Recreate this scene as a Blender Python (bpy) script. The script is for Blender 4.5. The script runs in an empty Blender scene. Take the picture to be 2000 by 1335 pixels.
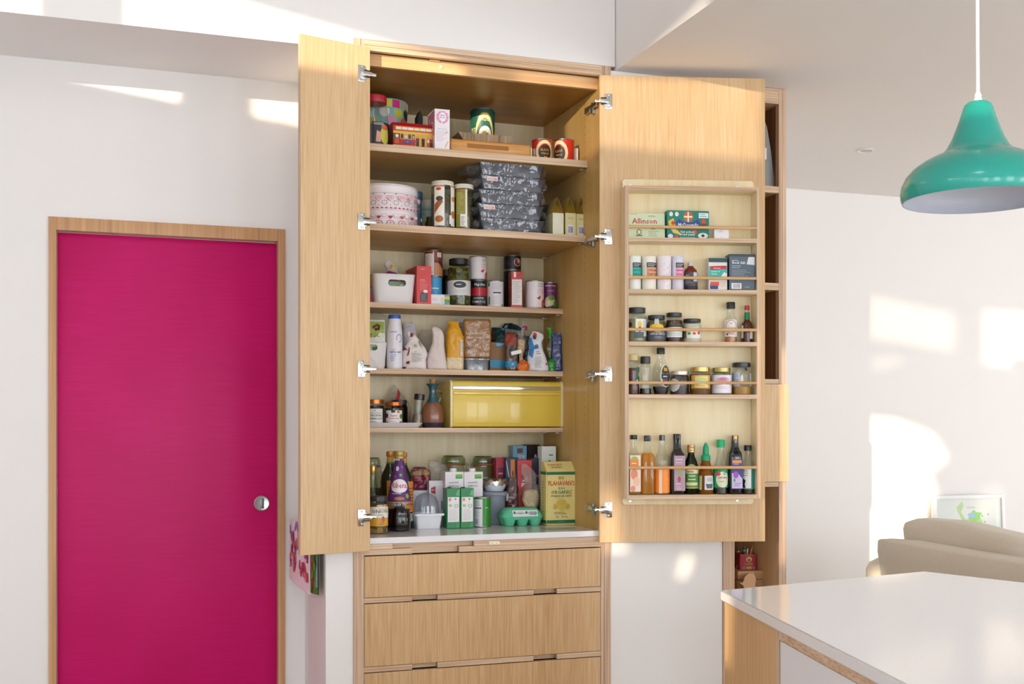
import bpy, bmesh, math, random
from mathutils import Vector, Matrix, noise, geometry
S = bpy.context.scene
COL = S.collection
# ------------------------------------------------------------------ camera
F = 2232.36; YAW = .3334; YH = 830.08; CX, CY, CZ = -.7987, -4.0346, 1.3491
cd = bpy.data.cameras.new('camera'); cam = bpy.data.objects.new('camera', cd); COL.objects.link(cam)
cd.sensor_width = 36; cd.lens = F / 2000 * 36; cd.shift_y = (YH - 667.5) / 2000
cam.location = (CX, CY, CZ); cam.rotation_euler = (math.pi / 2, 0, -YAW)
cd.clip_start = .05; S.camera = cam
# ------------------------------------------------------------------ world, sun, exposure
W = bpy.data.worlds.new('sky'); S.world = W; W.use_nodes = True
bg = W.node_tree.nodes['Background']; bg.inputs[0].default_value = (.85, .915, 1.0, 1); bg.inputs[1].default_value = 8.0
SUN = Vector((.983, 1.0, -.158))
sl = bpy.data.lights.new('sun', 'SUN'); sl.energy = 5.8; sl.color = (1.0, .84, .64); sl.angle = math.radians(.5)
so = bpy.data.objects.new('sun', sl); COL.objects.link(so)
so.rotation_euler = SUN.to_track_quat('-Z', 'Y').to_euler()
def portal(name, loc, rot, sx, sy):
    l = bpy.data.lights.new(name, 'AREA'); l.shape = 'RECTANGLE'; l.size = sx; l.size_y = sy
    l.cycles.is_portal = True
    o = bpy.data.objects.new(name, l); COL.objects.link(o); o.location = loc; o.rotation_euler = rot
REAR_Y = -8.2
GLAZ = [(-3.2, -2.0), (-1.0, .2), (1.3, 2.6), (3.8, 5.2), (6.4, 8.2)]     # garden doors in the wall behind the camera
for a, b in GLAZ: portal('garden_door_portal', ((a + b) / 2, REAR_Y + .02, 1.35), (math.radians(90), 0, 0), b - a, 2.64)
portal('side_fill_portal', (8.98, -2.4, 1.45), (0, math.radians(90), 0), 1.9, 2.4)  # unseen side opening, added to lift the right wall and ceiling
portal('roof_fill_portal', (-1.0, -4.4, 4.18), (0, 0, 0), 1.0, 1.0)  # unseen roof opening, added as extra light for the high part
S.view_settings.view_transform = 'Standard'; S.view_settings.look = 'None'
S.view_settings.exposure = 0.09; S.view_settings.gamma = 1.0
try: S.view_settings.use_curve_mapping = False
except Exception: pass
try:
    S.cycles.use_denoising = True; S.cycles.max_bounces = 9; S.cycles.diffuse_bounces = 5
    S.cycles.transparent_max_bounces = 24; S.cycles.sample_clamp_indirect = 6.0
    S.cycles.caustics_reflective = False; S.cycles.caustics_refractive = False
except Exception: pass
# ------------------------------------------------------------------ measuring helpers
sy_, cy_ = math.sin(YAW), math.cos(YAW)
def ray(px): a = (px - 1000) / F; return (sy_ + cy_ * a, cy_ - sy_ * a)
def xat(px, Y): rx, ry = ray(px); return CX + rx * (Y - CY) / ry
def dep(X, Y): return (X - CX) * sy_ + (Y - CY) * cy_
def zat(py, X, Y): return CZ - (py - YH) * dep(X, Y) / F
def atz(px, py, Z):
    rx, ry = ray(px); t = (Z - CZ) / (-(py - YH) / F); return (CX + rx * t, CY + ry * t, Z)
def face_cam(X, Y): return -math.atan2(X - CX, Y - CY)
R = math.radians
# ------------------------------------------------------------------ materials
def lin(c): return c / 12.92 if c <= .04045 else ((c + .055) / 1.055) ** 2.4
def rgb(h):
    h = h.lstrip('#'); return tuple(lin(int(h[i:i + 2], 16) / 255) for i in (0, 2, 4)) + (1,)
MC = {}
def newmat(n):
    m = bpy.data.materials.new(n); m.use_nodes = True; nt = m.node_tree
    return m, nt, nt.nodes, nt.links, nt.nodes['Principled BSDF']
def P(col, rough=.5, metal=0., var=.06, vs=30., bump=0., bs=200., coat=0., sheen=0.):
    """painted / plastic / paper surface with a little procedural mottling"""
    k = (col, rough, metal, var, vs, bump, bs, coat, sheen)
    if k in MC: return MC[k]
    m, nt, N, L, b = newmat('surface_' + col.strip('#'))
    c = rgb(col)
    tc = N.new('ShaderNodeTexCoord'); nz = N.new('ShaderNodeTexNoise'); nz.inputs['Scale'].default_value = vs; nz.inputs['Detail'].default_value = 2
    L.new(tc.outputs['Object'], nz.inputs['Vector'])
    mx = N.new('ShaderNodeMix'); mx.data_type = 'RGBA'
    mx.inputs[6].default_value = tuple(x * (1 - var) for x in c[:3]) + (1,); mx.inputs[7].default_value = tuple(min(1, x * (1 + var)) for x in c[:3]) + (1,)
    L.new(nz.outputs['Fac'], mx.inputs[0]); L.new(mx.outputs[2], b.inputs['Base Color'])
    b.inputs['Roughness'].default_value = rough; b.inputs['Metallic'].default_value = metal
    b.inputs['Coat Weight'].default_value = coat; b.inputs['Sheen Weight'].default_value = sheen
    if bump:
        n2 = N.new('ShaderNodeTexNoise'); n2.inputs['Scale'].default_value = bs; n2.inputs['Detail'].default_value = 3
        L.new(tc.outputs['Object'], n2.inputs['Vector'])
        bp = N.new('ShaderNodeBump'); bp.inputs['Strength'].default_value = bump; bp.inputs['Distance'].default_value = .004
        L.new(n2.outputs['Fac'], bp.inputs['Height']); L.new(bp.outputs[0], b.inputs['Normal'])
    MC[k] = m; return m
def WOOD(name, dark, mid, light, sc=(170, 170, 5.5), co=(16, 16, .7), rough=.45, amt=.55, bump=.04):
    k = ('wood', name)
    if k in MC: return MC[k]
    m, nt, N, L, b = newmat(name)
    tc = N.new('ShaderNodeTexCoord')
    def nzz(scale, det, dist):
        mp = N.new('ShaderNodeMapping'); mp.inputs['Scale'].default_value = scale; L.new(tc.outputs['Object'], mp.inputs['Vector'])
        n = N.new('ShaderNodeTexNoise'); n.inputs['Scale'].default_value = 1; n.inputs['Detail'].default_value = det; n.inputs['Distortion'].default_value = dist
        L.new(mp.outputs[0], n.inputs['Vector']); return n
    a = nzz(co, 3, .6); f = nzz(sc, 4, .1)
    mx = N.new('ShaderNodeMix'); mx.data_type = 'FLOAT'; mx.inputs[0].default_value = amt
    L.new(a.outputs['Fac'], mx.inputs[2]); L.new(f.outputs['Fac'], mx.inputs[3])
    r = N.new('ShaderNodeValToRGB'); e = r.color_ramp.elements
    e[0].position = .30; e[0].color = rgb(dark); e[1].position = .68; e[1].color = rgb(light)
    x = e.new(.48); x.color = rgb(mid)
    L.new(mx.outputs[0], r.inputs[0]); L.new(r.outputs[0], b.inputs['Base Color'])
    b.inputs['Roughness'].default_value = rough
    bp = N.new('ShaderNodeBump'); bp.inputs['Strength'].default_value = bump; bp.inputs['Distance'].default_value = .002
    L.new(f.outputs['Fac'], bp.inputs['Height']); L.new(bp.outputs[0], b.inputs['Normal'])
    MC[k] = m; return m
def FILM(name, tint='#f2f4f4', refl=.12, rough=.06, crumple=0., cs=60., haze=0., hazecol='#ffffff'):
    """thin clear sheet: glass wall, plastic film"""
    k = ('film', name)
    if k in MC: return MC[k]
    m, nt, N, L, b = newmat(name); N.remove(b); out = N['Material Output']
    t = N.new('ShaderNodeBsdfTransparent'); t.inputs[0].default_value = rgb(tint)
    g = N.new('ShaderNodeBsdfGlossy'); g.inputs['Roughness'].default_value = rough
    fr = N.new('ShaderNodeLayerWeight'); fr.inputs[0].default_value = .5
    pw_ = N.new('ShaderNodeMath'); pw_.operation = 'POWER'; pw_.inputs[1].default_value = 4.0; L.new(fr.outputs['Facing'], pw_.inputs[0])
    ad = N.new('ShaderNodeMath'); ad.operation = 'MULTIPLY_ADD'; ad.inputs[1].default_value = .55; ad.inputs[2].default_value = refl; ad.use_clamp = True
    L.new(pw_.outputs[0], ad.inputs[0])
    mx = N.new('ShaderNodeMixShader'); L.new(ad.outputs[0], mx.inputs[0]); L.new(t.outputs[0], mx.inputs[1]); L.new(g.outputs[0], mx.inputs[2])
    last = mx
    if haze:
        d = N.new('ShaderNodeBsdfDiffuse'); d.inputs[0].default_value = rgb(hazecol)
        m2 = N.new('ShaderNodeMixShader'); m2.inputs[0].default_value = haze
        L.new(mx.outputs[0], m2.inputs[1]); L.new(d.outputs[0], m2.inputs[2]); last = m2
    if crumple:
        tc = N.new('ShaderNodeTexCoord'); v = N.new('ShaderNodeTexVoronoi'); v.inputs['Scale'].default_value = cs
        nz = N.new('ShaderNodeTexNoise'); nz.inputs['Scale'].default_value = cs * .6; nz.inputs['Detail'].default_value = 3
        mvv = N.new('ShaderNodeMix'); mvv.data_type = 'VECTOR'; mvv.inputs[0].default_value = .08
        L.new(tc.outputs['Object'], nz.inputs['Vector']); L.new(tc.outputs['Object'], mvv.inputs[4]); L.new(nz.outputs['Color'], mvv.inputs[5])
        L.new(mvv.outputs[1], v.inputs['Vector'])
        bp = N.new('ShaderNodeBump'); bp.inputs['Strength'].default_value = crumple; bp.inputs['Distance'].default_value = .01
        L.new(v.outputs['Distance'], bp.inputs['Height']); L.new(bp.outputs[0], g.inputs['Normal']); L.new(bp.outputs[0], fr.inputs['Normal'])
    L.new(last.outputs[0], out.inputs[0]); MC[k] = m; return m
def LIQ(col, clear=.5):
    k = ('liq', col, clear)
    if k in MC: return MC[k]
    m, nt, N, L, b = newmat('liquid_' + col.strip('#')); out = N['Material Output']
    b.inputs['Base Color'].default_value = rgb(col); b.inputs['Roughness'].default_value = .15
    t = N.new('ShaderNodeBsdfTransparent'); t.inputs[0].default_value = tuple(x ** .45 for x in rgb(col))
    tr = N.new('ShaderNodeBsdfTranslucent'); tr.inputs[0].default_value = rgb(col)
    m1 = N.new('ShaderNodeMixShader'); m1.inputs[0].default_value = .5
    L.new(b.outputs[0], m1.inputs[1]); L.new(tr.outputs[0], m1.inputs[2])
    m2 = N.new('ShaderNodeMixShader'); m2.inputs[0].default_value = clear
    L.new(m1.outputs[0], m2.inputs[1]); L.new(t.outputs[0], m2.inputs[2]); L.new(m2.outputs[0], out.inputs[0])
    MC[k] = m; return m
def SPOTS(name, base, cols, scale, thr=.32):
    """speckled contents: voronoi cells in several colours"""
    k = ('spots', name)
    if k in MC: return MC[k]
    m, nt, N, L, b = newmat(name)
    tc = N.new('ShaderNodeTexCoord'); v = N.new('ShaderNodeTexVoronoi'); v.inputs['Scale'].default_value = scale
    L.new(tc.outputs['Object'], v.inputs['Vector'])
    sp = N.new('ShaderNodeSeparateColor'); L.new(v.outputs['Color'], sp.inputs[0])
    r = N.new('ShaderNodeValToRGB'); r.color_ramp.interpolation = 'CONSTANT'; e = r.color_ramp.elements
    e[0].color = rgb(cols[0]); e[0].position = 0
    for i, c in enumerate(cols[1:]):
        x = e[1] if i == 0 else e.new(.5)
        x.position = (i + 1) / len(cols); x.color = rgb(c)
    L.new(sp.outputs[0], r.inputs[0])
    st = N.new('ShaderNodeMath'); st.operation = 'LESS_THAN'; st.inputs[1].default_value = thr; L.new(v.outputs['Distance'], st.inputs[0])
    mx = N.new('ShaderNodeMix'); mx.data_type = 'RGBA'; mx.inputs[6].default_value = rgb(base)
    L.new(st.outputs[0], mx.inputs[0]); L.new(r.outputs[0], mx.inputs[7]); L.new(mx.outputs[2], b.inputs['Base Color'])
    b.inputs['Roughness'].default_value = .4
    MC[k] = m; return m
OAK = WOOD('oak_veneer', '#c39c6d', '#d2ae80', '#dcbd92', co=(9, 9, .5), amt=.72)
OAKD = WOOD('oak_veneer_drawers', '#b98f5f', '#caa272', '#d8b687', co=(9, 9, .5), amt=.72)
PLY_X = WOOD('plywood_edge_lengthwise', '#a4805f', '#cdac8b', '#e4cdb0', sc=(2.5, 260, 260), co=(1.2, 60, 60), amt=.6)
PLY_Z = WOOD('plywood_edge_upright', '#9c795c', '#c5a386', '#dfc6a9', sc=(260, 260, 2.2), co=(60, 60, 1.0), amt=.6)
PLY_Y = WOOD('plywood_edge_deepwise', '#a4805f', '#cdac8b', '#e4cdb0', sc=(260, 2.5, 260), co=(60, 1.2, 60), amt=.6)
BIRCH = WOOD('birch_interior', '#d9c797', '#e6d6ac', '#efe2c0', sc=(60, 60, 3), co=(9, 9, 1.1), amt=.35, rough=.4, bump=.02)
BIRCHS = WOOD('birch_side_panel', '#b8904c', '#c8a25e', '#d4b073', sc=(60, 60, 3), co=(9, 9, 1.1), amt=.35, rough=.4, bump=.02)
BIRCHT = WOOD('birch_top_shaded', '#8a5c1e', '#9c6c28', '#ac7c36', sc=(3, 60, 60), co=(1.1, 9, 9), amt=.35, rough=.4, bump=.02)  # lacquered birch, darkened in colour for the shade under the cabinet top
BIRCHX = WOOD('birch_shelf_shaded', '#a98247', '#ba9354', '#c8a265', sc=(3, 60, 60), co=(1.1, 9, 9), amt=.35, rough=.4, bump=.02)  # lacquered shelf birch, shade of the undersides put into its colour
RACKW = WOOD('birch_rack_pale', '#dfc795', '#ead7ac', '#f2e3c0', sc=(60, 60, 4), co=(8, 8, 1.4), amt=.35, bump=.02)
BEECH = WOOD('beech_rail', '#c0905c', '#d3a673', '#dfb889', sc=(3, 120, 120), co=(2, 20, 20))
FRAMEW = WOOD('door_frame_timber', '#ab7d54', '#c29364', '#d1a476', sc=(120, 120, 2), co=(14, 14, .8))
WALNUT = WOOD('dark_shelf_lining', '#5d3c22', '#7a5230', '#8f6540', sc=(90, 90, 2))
BOARDW = WOOD('chopping_board_wood', '#a96a2a', '#c98d46', '#dcab68', sc=(3, 90, 90), co=(2.5, 14, 14))
WHITE = P('#ece8e4', .6, var=.012, vs=3, bump=.03, bs=250)
CEIL = P('#e9e4e0', .7, var=.01, vs=2, bump=.02, bs=250)
CHROME = P('#d9d9d6', .16, 1.0, var=.03)
STEEL = P('#c4c6c4', .3, 1.0, var=.03)
TINM = P('#b9bbb8', .28, 1.0, var=.04)
GLASS = FILM('clear_glass', '#f7f9f7', .055, .03)
GLASSG = FILM('greenish_glass', '#e8efe3', .06, .03)
PLASTIC = FILM('clear_plastic_bag', '#f4f3ef', .07, .14, crumple=.5, cs=60, haze=.09, hazecol='#f2f0ec')
WRAP = FILM('shrink_wrap_film', '#f4f5f7', .08, .10, crumple=.8, cs=19)
# ------------------------------------------------------------------ mesh building
class MB:
    def __init__(s): s.V = []; s.Fc = []; s.MI = []; s.mats = []
    def mi(s, m):
        if m not in s.mats: s.mats.append(m)
        return s.mats.index(m)
    def add(s, V, Fs, m):
        o = len(s.V); i = s.mi(m); s.V += [tuple(v) for v in V]
        for f in Fs: s.Fc.append(tuple(o + k for k in f)); s.MI.append(i)
        return s
    def box(s, x0, x1, y0, y1, z0, z1, m, bev=0., M=None, seg=2):
        bm = bmesh.new(); bmesh.ops.create_cube(bm, size=1)
        for v in bm.verts: v.co = ((x0 + x1) / 2 + v.co.x * (x1 - x0), (y0 + y1) / 2 + v.co.y * (y1 - y0), (z0 + z1) / 2 + v.co.z * (z1 - z0))
        if bev: bmesh.ops.bevel(bm, geom=bm.edges[:], offset=bev, segments=seg, affect='EDGES', profile=.6)
        return s.bm(bm, m, M)
    def bm(s, bm, m, M=None):
        bm.verts.ensure_lookup_table(); bm.verts.index_update()
        V = [(M @ v.co if M else v.co.copy()) for v in bm.verts]
        s.add(V, [[v.index for v in f.verts] for f in bm.faces], m); bm.free(); return s
    def loft(s, rings, m, cap0=True, cap1=True):
        n = len(rings[0]); V = [p for r in rings for p in r]; Fs = []
        for i in range(len(rings) - 1):
            for j in range(n):
                k = (j + 1) % n; Fs.append((i * n + j, i * n + k, (i + 1) * n + k, (i + 1) * n + j))
        if cap0: Fs.append(tuple(range(n - 1, -1, -1)))
        if cap1: Fs.append(tuple((len(rings) - 1) * n + j for j in range(n)))
        return s.add(V, Fs, m)
    def lathe(s, prof, m, seg=28, cx=0, cy=0, sx=1., sy=1., ex=2., rot=0., cap0=True, cap1=True, M=None):
        rings = []
        for r, z in prof:
            ring = []
            for j in range(seg):
                a = 2 * math.pi * j / seg; c, sn = math.cos(a), math.sin(a)
                q = (abs(c) ** ex + abs(sn) ** ex) ** (-1 / ex) if ex != 2 else 1
                x, y = r * q * c * sx, r * q * sn * sy
                if rot: x, y = x * math.cos(rot) - y * math.sin(rot), x * math.sin(rot) + y * math.cos(rot)
                p = Vector((cx + x, cy + y, z)); ring.append(M @ p if M else p)
            rings.append(ring)
        return s.loft(rings, m, cap0, cap1)
    def prism(s, poly, axis, a0, a1, m, M=None):
        """poly of 2D points extruded along axis: 'x' -> (y,z), 'y' -> (x,z), 'z' -> (x,y)"""
        def pt(p, a):
            v = {'x': (a, p[0], p[1]), 'y': (p[0], a, p[1]), 'z': (p[0], p[1], a)}[axis]
            return M @ Vector(v) if M else v
        n = len(poly); V = [pt(p, a0) for p in poly] + [pt(p, a1) for p in poly]
        tri = geometry.tessellate_polygon([[Vector((p[0], p[1], 0)) for p in poly]])
        Fs = [tuple(t) for t in tri] + [tuple(n + i for i in t[::-1]) for t in tri]
        Fs += [(i, (i + 1) % n, n + (i + 1) % n, n + i) for i in range(n)]
        return s.add(V, Fs, m)
    def tube(s, pts, r, m, seg=10, cap=True):
        pts = [Vector(p) for p in pts]; rings = []
        for i, p in enumerate(pts):
            d = (pts[min(i + 1, len(pts) - 1)] - pts[max(i - 1, 0)]).normalized()
            u = d.cross(Vector((0, 0, 1))); u = u.normalized() if u.length > 1e-4 else Vector((1, 0, 0)); v = d.cross(u).normalized()
            rr = r[i] if isinstance(r, (list, tuple)) else r
            rings.append([p + (u * math.cos(2 * math.pi * j / seg) + v * math.sin(2 * math.pi * j / seg)) * rr for j in range(seg)])
        return s.loft(rings, m, cap, cap)
    def build(s, name, parent=None, smooth=38, recalc=True, disp=None):
        me = bpy.data.meshes.new(name); me.from_pydata(s.V, [], s.Fc)
        for m in s.mats: me.materials.append(m)
        for p, i in zip(me.polygons, s.MI): p.material_index = i
        if recalc:
            bm = bmesh.new(); bm.from_mesh(me); bmesh.ops.recalc_face_normals(bm, faces=bm.faces); bm.to_mesh(me); bm.free()
        if disp:
            for v in me.vertices: v.co = disp(v.co.copy())
        if smooth:
            for p in me.polygons: p.use_smooth = True
            me.set_sharp_from_angle(angle=math.radians(smooth))
        me.update()
        o = bpy.data.objects.new(name, me); COL.objects.link(o)
        if parent: o.parent = parent
        return o
def tag(o, label, cat, group=None):
    o['label'] = label; o['category'] = cat
    if group: o['group'] = group
    return o
def thing(name, label, cat, loc=(0, 0, 0), rz=0., group=None, rot=None):
    o = bpy.data.objects.new(name, None); COL.objects.link(o); o.empty_display_size = .05
    o.location = loc; o.rotation_euler = rot or (0, 0, rz); return tag(o, label, cat, group)
def struct(o): o['kind'] = 'structure'; return o
# ------------------------------------------------------------------ flat print on packaging
TX = {}
FAINT = {'TRAM', 'OXO', 'tea', 'OATS', 'peach', 'vanilla', 'HAYWARD', 'HOT', 'MAPLE', 'HONEY', 'mint', 'balsamic', 'raspberry', 'Organic', 'VINEGAR', 'FILIPPO', 'BICARB', 'SODA', 'OF SODA', 'BAKING', 'POWDER', 'Supercook', 'COCO', 'Nutrition', 'Tomatoes', 'peas', 'F', 'long life', 'milk', 'NUTS', 'RAISINS', 'Plain', 'Flour', 'yeast', 'natural', 'WAITROSE', 'Crespo', 'EXTRA', 'VIRGIN', 'blackcurrant', 'CEREBOS', 'soy sauce', 'IRELANDS'}
def text2d(s):
    if s not in TX:
        c = bpy.data.curves.new('t', 'FONT'); c.body = s; c.size = 1; c.resolution_u = 1; c.align_x = 'CENTER'; c.offset = .012
        o = bpy.data.objects.new('t', c); me = bpy.data.meshes.new_from_object(o)
        me.calc_loop_triangles()
        V = [(v.co.x, v.co.y) for v in me.vertices]; T = [tuple(t.vertices) for t in me.loop_triangles]
        bpy.data.objects.remove(o); bpy.data.curves.remove(c); bpy.data.meshes.remove(me)
        xs = [v[0] for v in V] or [0]; TX[s] = (V, T, max(xs) - min(xs), (max(xs) + min(xs)) / 2)
    return TX[s]
class Print:
    """2D shapes laid on a surface. u in -1..1 across, v in 0..1 up; hu, hv are the half width and height in metres."""
    def __init__(s, fn, hu, hv, step=.02): s.fn = fn; s.hu = hu; s.hv = hv; s.step = step; s.mb = MB(); s.k = 0
    def tris(s, pts, T, m):
        s.k += 1; off = .0003 + .00012 * s.k
        st = [tuple(pts[i] for i in t) for t in T]; out = []
        while st:
            a, b, c = st.pop(); k = .5 if s.step < 1 else 0; es = [max(abs(p[0] - q[0]), k * abs(p[1] - q[1])) for p, q in ((a, b), (b, c), (c, a))]; e = max(es)
            if e <= s.step: out.append((a, b, c)); continue
            i = es.index(e)
            if i == 1: a, b, c = b, c, a
            elif i == 2: a, b, c = c, a, b
            q = ((a[0] + b[0]) / 2, (a[1] + b[1]) / 2); st += [(a, q, c), (q, b, c)]
        V = []; Fs = []
        for t in out:
            Fs.append((len(V), len(V) + 1, len(V) + 2)); V += [s.fn(p[0], p[1], off) for p in t]
        if V: s.mb.add(V, Fs, m)
    def poly(s, pts, m):
        pts = [(u * s.hu, v * s.hv) for u, v in pts]
        s.tris(pts, geometry.tessellate_polygon([[Vector((p[0], p[1], 0)) for p in pts]]), m)
    def ops(s, L):
        for o in L:
            k = o[0]; m = P(o[-1], .45) if isinstance(o[-1], str) else o[-1]
            if k == 'r': s.poly([(o[1], o[2]), (o[3], o[2]), (o[3], o[4]), (o[1], o[4])], m)
            elif k == 'e':
                u, v, ru, rv = o[1:5]; s.poly([(u + ru * math.cos(i * math.pi / 10), v + rv * math.sin(i * math.pi / 10)) for i in range(20)], m)
            elif k == 'o':  # ring
                u, v, ru, rv, th = o[1:6]
                for i in range(20):
                    a, b = i * math.pi / 10, (i + 1) * math.pi / 10; t = 1 - th
                    s.k -= 1 if i else 0
                    s.poly([(u + ru * math.cos(a), v + rv * math.sin(a)), (u + ru * math.cos(b), v + rv * math.sin(b)), (u + ru * t * math.cos(b), v + rv * t * math.sin(b)), (u + ru * t * math.cos(a), v + rv * t * math.sin(a))], m)
            elif k == 'p': s.poly(o[1], m)
            elif k == 'h':
                u, v, sz = o[1:4]; q = sz * s.hv; pts = []
                for i in range(16):
                    t = 2 * math.pi * i / 16; pts.append((16 * math.sin(t) ** 3 / 17, (13 * math.cos(t) - 5 * math.cos(2 * t) - 2 * math.cos(3 * t) - math.cos(4 * t)) / 17))
                s.poly([(u + a * q / s.hu, v + b * sz) for a, b in pts], m)
            elif k == 't':
                txt, u, v, h = o[1:5]; mw = o[5] if len(o) > 6 else 1.8
                if txt in FAINT:   # too small to read in the photograph: a smudge of print instead of letters
                    w_ = min(mw, len(txt) * h * s.hv * .62 / s.hu); s.ops([('l', u - w_ / 2, v, u + w_ / 2, v + h, 1, o[-1])]); continue
                V, T, w, c = text2d(txt); sc = h * s.hv / .72; sx = min(sc, mw * s.hu / max(w, 1e-3))
                s.tris([((x - c) * sx + u * s.hu, y * sc + v * s.hv) for x, y in V], T, m)
            elif k == 'l':  # small unreadable print
                u0, v0, u1, v1, n = o[1:6]; rd = random.Random(int(1000 * (u0 + v0 + n)) + n); dv = (v1 - v0) / n
                for i in range(n):
                    s.k -= 1 if i else 0
                    w = rd.uniform(.6, 1); s.poly([(u0, v0 + dv * (i + .3)), (u0 + (u1 - u0) * w, v0 + dv * (i + .3)), (u0 + (u1 - u0) * w, v0 + dv * (i + .65)), (u0, v0 + dv * (i + .65))], m)
        return s
    def build(s, name, parent): return s.mb.build(name, parent, smooth=0, recalc=False) if s.mb.V else None
def on_cyl(r, h, z0=0., rf=None, sy=1.):
    def fn(u, v, off):
        a = u / r; rr = (rf(v + z0) if rf else r) + off; return (rr * math.sin(a), -rr * math.cos(a) * sy, v + z0)
    return Print(fn, r * math.pi / 2, h, step=r * .16)
def on_front(w, d, h, z0=0., lean=0.):
    return Print(lambda u, v, off: (u, -d / 2 - off + lean * v, v + z0), w / 2, h, step=9)
def on_left(w, d, h, z0=0.): return Print(lambda u, v, off: (-w / 2 - off, -u, v + z0), d / 2, h, step=9)
def on_right(w, d, h, z0=0.): return Print(lambda u, v, off: (w / 2 + off, u, v + z0), d / 2, h, step=9)
# ================================================================== the room
XN, YD, ZB, ZC, YB, HC = -.098, .475, 2.687, 2.716, 1.68, 4.2
LX, RX = -3.5, 9.0
DX0, DX1, DZ = -1.032, -.177, 2.112      # door frame outline
def slab(name, x0, x1, y0, y1, z0, z1, m=WHITE): return struct(MB().box(x0, x1, y0, y1, z0, z1, m).build(name, smooth=0))
FLOOR = P('#dad4cd', .35, var=.05, vs=3)
slab('floor', LX - .1, RX + .1, REAR_Y - .1, YB + .1, -.1, 0, FLOOR)
w = MB()
w.box(LX, XN, YD, YD + .15, DZ, ZB + .1, WHITE); w.box(LX, DX0, YD, YD + .15, 0, DZ, WHITE); w.box(DX1, XN + .02, YD, YD + .15, 0, DZ, WHITE)
struct(w.build('wall_door', smooth=0))
w = MB(); w.box(LX, 0, 0, YD + .15, ZB, HC, WHITE)
struct(w.build('wall_bulkhead', smooth=0))
w = MB(); w.box(XN, -.0005, .002, .66, 0, ZB - .0005, WHITE); w.box(0, 1.0195, .001, .66, 2.7305, HC, WHITE); w.box(1.0005, 1.488, .002, .66, 0, ZC - .001, WHITE); w.box(0, 1.0, .641, .66, 0, 2.73, WHITE)
w.box(1.488, 1.7785, .36, .66, 0, ZC - .001, WHITE)
struct(w.build('wall_back', smooth=0))
slab('wall_living', 1.6, RX, YB, YB + .1, 0, ZC)
slab('wall_alcove', 1.66, 1.7785, .661, YB - .001, 0, ZC - .001)
w = MB(); w.box(RX, RX + .1, REAR_Y, -3.6, 0, ZC, WHITE); w.box(RX, RX + .1, -1.2, YB, 0, ZC, WHITE); w.box(RX, RX + .1, -3.6, -1.2, 0, .5, WHITE); w.box(RX, RX + .1, -3.6, -1.2, 2.4, ZC, WHITE)  # right wall, its opening added to let in more light
struct(w.build('wall_right', smooth=0))
slab('ceiling', 1.0225, RX, REAR_Y, YB, ZC, HC, CEIL)
w = MB()                                     # high ceiling, with an opening added to brighten the upper walls
w.box(LX, -1.5, REAR_Y, .02, HC, HC + .1, CEIL); w.box(-.5, 1.03, REAR_Y, .02, HC, HC + .1, CEIL)
w.box(-1.5, -.5, REAR_Y, -4.9, HC, HC + .1, CEIL); w.box(-1.5, -.5, -3.9, .02, HC, HC + .1, CEIL)
struct(w.build('ceiling_high', smooth=0))
w = MB()                                     # garden side: wide glazed opening with posts
w.box(LX, -3.2, REAR_Y - .1, REAR_Y, 0, HC, WHITE); w.box(8.2, RX, REAR_Y - .1, REAR_Y, 0, HC, WHITE)
w.box(-3.2, 8.2, REAR_Y - .1, REAR_Y, 2.67, HC, WHITE); w.box(-3.2, 8.2, REAR_Y - .1, REAR_Y, 0, .03, WHITE)
for (a, b), (c, d) in zip(GLAZ, GLAZ[1:]): w.box(b, c, REAR_Y - .1, REAR_Y, .03, 2.67, WHITE)
struct(w.build('wall_garden', smooth=0))
w = MB()
for a, b in GLAZ:
    for x in (a + .04, (a + b) / 2, b - .04): w.box(x - .035, x + .035, REAR_Y - .09, REAR_Y - .01, .03, 2.67, P('#4a4c4e', .4))
struct(w.build('window_1', smooth=0))
# unseen left wall, its holes shaped to throw the wanted sun patches
def to_wall(X0, Z0):
    t = (X0 - LX) / SUN.x; return (-t * SUN.y, Z0 - t * SUN.z)
def lit(px, py, Y): X = xat(px, Y); return (X - Y * SUN.x, zat(py, X, Y) - Y * SUN.z)
LIT = [  # outlines of the sunlit patches, as the beams cross the plane of the cabinet front
    [lit(120, 153, YD), lit(366, 203, YD), lit(366, 150, YD)[:1] + (3.15,), lit(120, 153, YD)[:1] + (3.15,)],
    [lit(494, 227, YD), lit(585, 243, YD), lit(592, 130, -.085), lit(720, 149, -.03), (.42, 2.60), (.42, 2.685), (.18, 2.722), (-.45, 2.825), lit(494, 0, YD)[:1] + (2.89,)],
    [(1.770, .78), (2.05, .80), (2.22, 1.07), (2.28, 1.20), (2.22, 1.33), (2.36, 1.42), (2.25, 1.56), (2.0, 1.64), (1.770, 1.66)],
    [(1.285, .74), (1.35, .75), (1.38, .83), (1.33, .86), (1.305, .81)],
    [(2.03, .52), (2.15, .50), (2.17, .745), (2.03, .745)],
]
def dimming_slats(q, n, k):   # slats added to weaken a sun patch: n gaps, k of the pitch open
    (a, b, c, d), L = q, lambda p, r, t: (p[0] + (r[0] - p[0]) * t, p[1] + (r[1] - p[1]) * t)
    return [[L(a, d, i / n), L(b, c, i / n), L(b, c, (i + k) / n), L(a, d, (i + k) / n)] for i in range(n)]
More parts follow.
